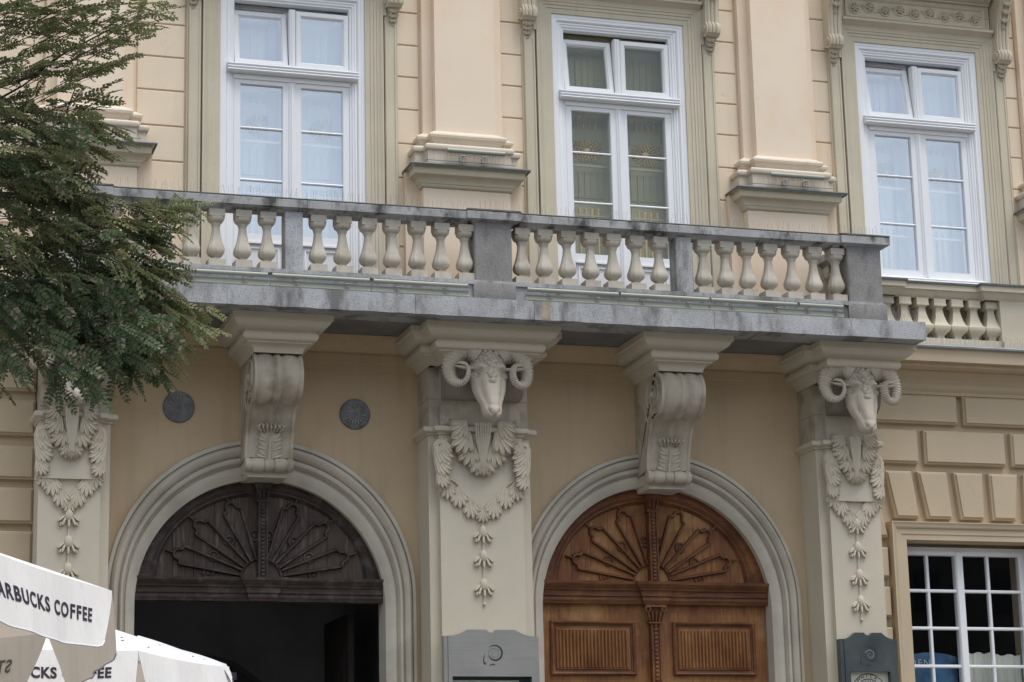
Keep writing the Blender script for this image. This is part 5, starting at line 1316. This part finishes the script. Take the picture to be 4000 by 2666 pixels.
# limbs (u, v in thousands of the local frame, radius)
def limb(pts, r0, r1):
    P = [TP(*p) - inv for p in pts]; n = len(P); wood_.tube([tuple(p) for p in P], [r0 + (r1 - r0) * i / (n - 1) for i in range(n)], 7)
limb([(-1.2, 2.2), (-.6, 1.5), (-.3, 1.0), (-.1, .78), (.10, .62), (.25, .62)], .07, .012)
limb([(-.6, .9), (-.2, .48), (0, .34), (.12, .30), (.25, .21), (.42, .12), (.55, .06)], .016, .003)
limb([(-.25, .52), (0, .385), (.09, .335), (.15, .29), (.22, .22)], .011, .003)
limb([(-.3, 1.0), (0, .80), (.10, .72), (.245, .63), (.262, .56), (.262, .43), (.30, .33)], .014, .004)
limb([(-.3, 1.0), (.05, .95), (.25, .92), (.40, .88), (.50, .85)], .02, .003)
limb([(-.3, 1.1), (.05, 1.12), (.3, 1.10), (.5, 1.12), (.7, 1.18)], .022, .004)
limb([(-.3, 1.15), (.0, 1.25), (.2, 1.32), (.4, 1.38)], .02, .004)
limb([(-.6, 1.0), (-.5, .2), (-.3, -.4), (0, -.8)], .05, .01)
tr_ = [Vector(p) for p in ((0, 0, 0), (.05, .1, 1.5), (.2, .2, 3.0))]
wood_.tube([(0, 0, 0), (.03, 0, .3), (.05, .05, 1.6)] + [tuple(TP(-1.2, 2.2) - inv)], [.2, .16, .13, .075], 10)
# upper airy sprays: (u,v) tip, length, direction from the limb
air = [(.615, .04), (.59, .07), (.53, .16), (.50, .13), (.455, .24), (.40, .285), (.37, .20), (.31, .26), (.25, .05), (.20, .02), (.12, .01), (.05, .03), (.33, .0), (.45, .02), (.40, .07), (.30, .10),
       (.17, .12), (.10, .10), (.02, .14), (.22, .17), (.12, .20), (.03, .24), (.28, .19), (.20, .27), (.09, .30), (.0, .32), (.39, .36), (.34, .31), (.38, .43), (.30, .40), (.22, .35), (.05, .42), (.15, .40),
       (.37, .275), (.48, .09), (.56, .02), (.42, .15), (.0, .06), (.08, .05), (.16, .06), (.0, .20), (.14, .26), (-.02, .42), (.09, .38), (.26, .13), (.35, .04)]
for (u, v) in air:
    for r_ in range(2):
        w_ = rt.uniform(-.45, .45); L = rt.uniform(.12, .2); uu, vv = u + rt.uniform(-.02, .02) * r_, v + rt.uniform(-.02, .02) * r_
        twig(TP(uu - L, vv + L * .45, w_), TP(uu, vv, w_ + rt.uniform(-.1, .1)), 4, .15, lfA, up=.8, jit=.5, sag=.05)
# dense lower mass: rows of (v, u_left, u_right)
edge = [(.45, .26), (.50, .48), (.55, .50), (.60, .45), (.66, .40), (.72, .37), (.78, .46), (.83, .70), (.88, .72), (.93, .70), (.98, .70), (1.03, .72), (1.08, .72), (1.14, .74), (1.20, .76), (1.26, .80), (1.30, .82), (1.36, .74), (1.42, .66), (1.47, .64), (1.52, .58)]
for (v, ur) in edge:
    ur -= .05
    if v > 1.18: v -= .05; ur -= .02
    if v > 1.4: v -= .04; ur -= .03
    dens = 6 if v < .6 else 10
    for k in range(dens):
        u = ur * (k + rt.uniform(.1, .9)) / dens - .04; vv = v + rt.uniform(-.035, .035)
        if vv > 1.36 and u < .26 and rt.random() < .85: continue
        if vv > 1.40 and not (.30 < u < .60) and rt.random() < .6: continue
        w_ = rt.uniform(-.7, .6); L = rt.uniform(.14, .24); low = vv > 1.1
        dv = rt.uniform(-.35, .25) if not low else -rt.uniform(.25, .8)
        twig(TP(u - L, vv + L * dv, w_), TP(u, vv, w_), 8 if v > .6 else 7, .18, lfB if (low or rt.random() < .4) else lfA, up=.55 if not low else .1, jit=.7 if low else .5, sag=.1)
    # outward tip on the silhouette
    for r_ in range(2):
        w_ = rt.uniform(-.3, .3); vv = v + rt.uniform(-.02, .02); L = .2
        twig(TP(ur - L, vv - L * (.15 if v < 1.1 else .45), w_), TP(ur + rt.uniform(-.03, .02), vv + (.02 if v > 1.1 else 0), w_), 7, .15, lfA, up=.6, jit=.5, sag=.06)
for (u, v, L, s) in ((.82, 1.29, .28, -.2), (.80, 1.21, .25, -.1), (.70, .845, .2, .05), (.76, .80, .22, .25), (.66, .79, .18, .3), (.66, 1.40, .22, -.5), (.64, 1.46, .18, -.8), (.58, 1.43, .2, -.8), (.45, 1.46, .16, -.9), (.31, 1.46, .15, -1), (.27, 1.44, .15, -.9),
                     (.06, 1.48, .25, -.9), (.10, 1.44, .25, -.8), (.02, 1.42, .2, -.8), (.0, 1.50, .2, -.8), (.13, 1.40, .2, -.8), (.38, 1.53, .15, -.9), (.25, 1.52, .15, -.9), (.62, 1.45, .15, -.8), (.53, 1.47, .14, -1), (.72, 1.36, .2, -.4)):
    w_ = rt.uniform(-.2, .2); twig(TP(u - L * .8, v + L * s, w_), TP(u, v, w_), 8, .15, lfB if v > 1.4 else lfA, up=.3, jit=.5, sag=.05)
# rest of the crown outside the picture
for k in range(230):
    u = rt.uniform(-1.5, -.06); v = rt.uniform(-1.2, 1.35); w_ = rt.uniform(-.9, .9); L = .22
    twig(TP(u - L, v + rt.uniform(-.1, .1), w_), TP(u, v, w_), 5, .16, lfB, up=.5, jit=.6)
for k in range(60):
    u = rt.uniform(-.1, .5); v = rt.uniform(-1.2, -.08); w_ = rt.uniform(-.6, .6); L = .22
    twig(TP(u - L, v + .1, w_), TP(u, v, w_), 5, .16, lfA, up=.8, jit=.4)
part('crown', lfA, 'leaf', TR, kind='stuff', smooth=0)
part('crown', lfB, 'leafdark', TR, kind='stuff', smooth=0, label='darker hanging foliage')
part('trunk', wood_, 'bark', TR)

# ------------------------------------------------------------------ houses across the square (behind the viewer, seen only as reflections)
hw_m = MB().box(-.55, .55, -.02, .06, 0, 1.7).mesh('window', 0); hw_m.materials.append(MAT['farwin'])
for i, (x, wd, h, nm) in enumerate(((-34, 17, 19, 'grey townhouse across the square, leftmost of the row'), (-15, 20, 18, 'gabled townhouse across the square, second of the row'), (6, 19, 20, 'townhouse across the square, third of the row'), (26, 18, 19, 'townhouse across the square, fourth of the row'), (45, 19, 20, 'townhouse across the square, fifth of the row'), (64, 18, 18, 'townhouse across the square, rightmost of the row'))):
    H_ = empty('townhouse', (x, -64, 0)); tag(H_, nm, 'house')
    part('wall', MB().box(-wd / 2, wd / 2, -8, 0, 0, h), 'far', H_, smooth=0)
    part('roof', MB().prism([(-wd / 2, h), (wd / 2, h), (0, h + 5)], -8, .3), 'roof', H_, smooth=0)
    for r_ in range(int(h // 3.6)):
        for c_ in range(5): part('window', hw_m, None, H_, (-wd / 2 + wd * (c_ + .5) / 5, .03, 1.2 + 3.6 * r_))
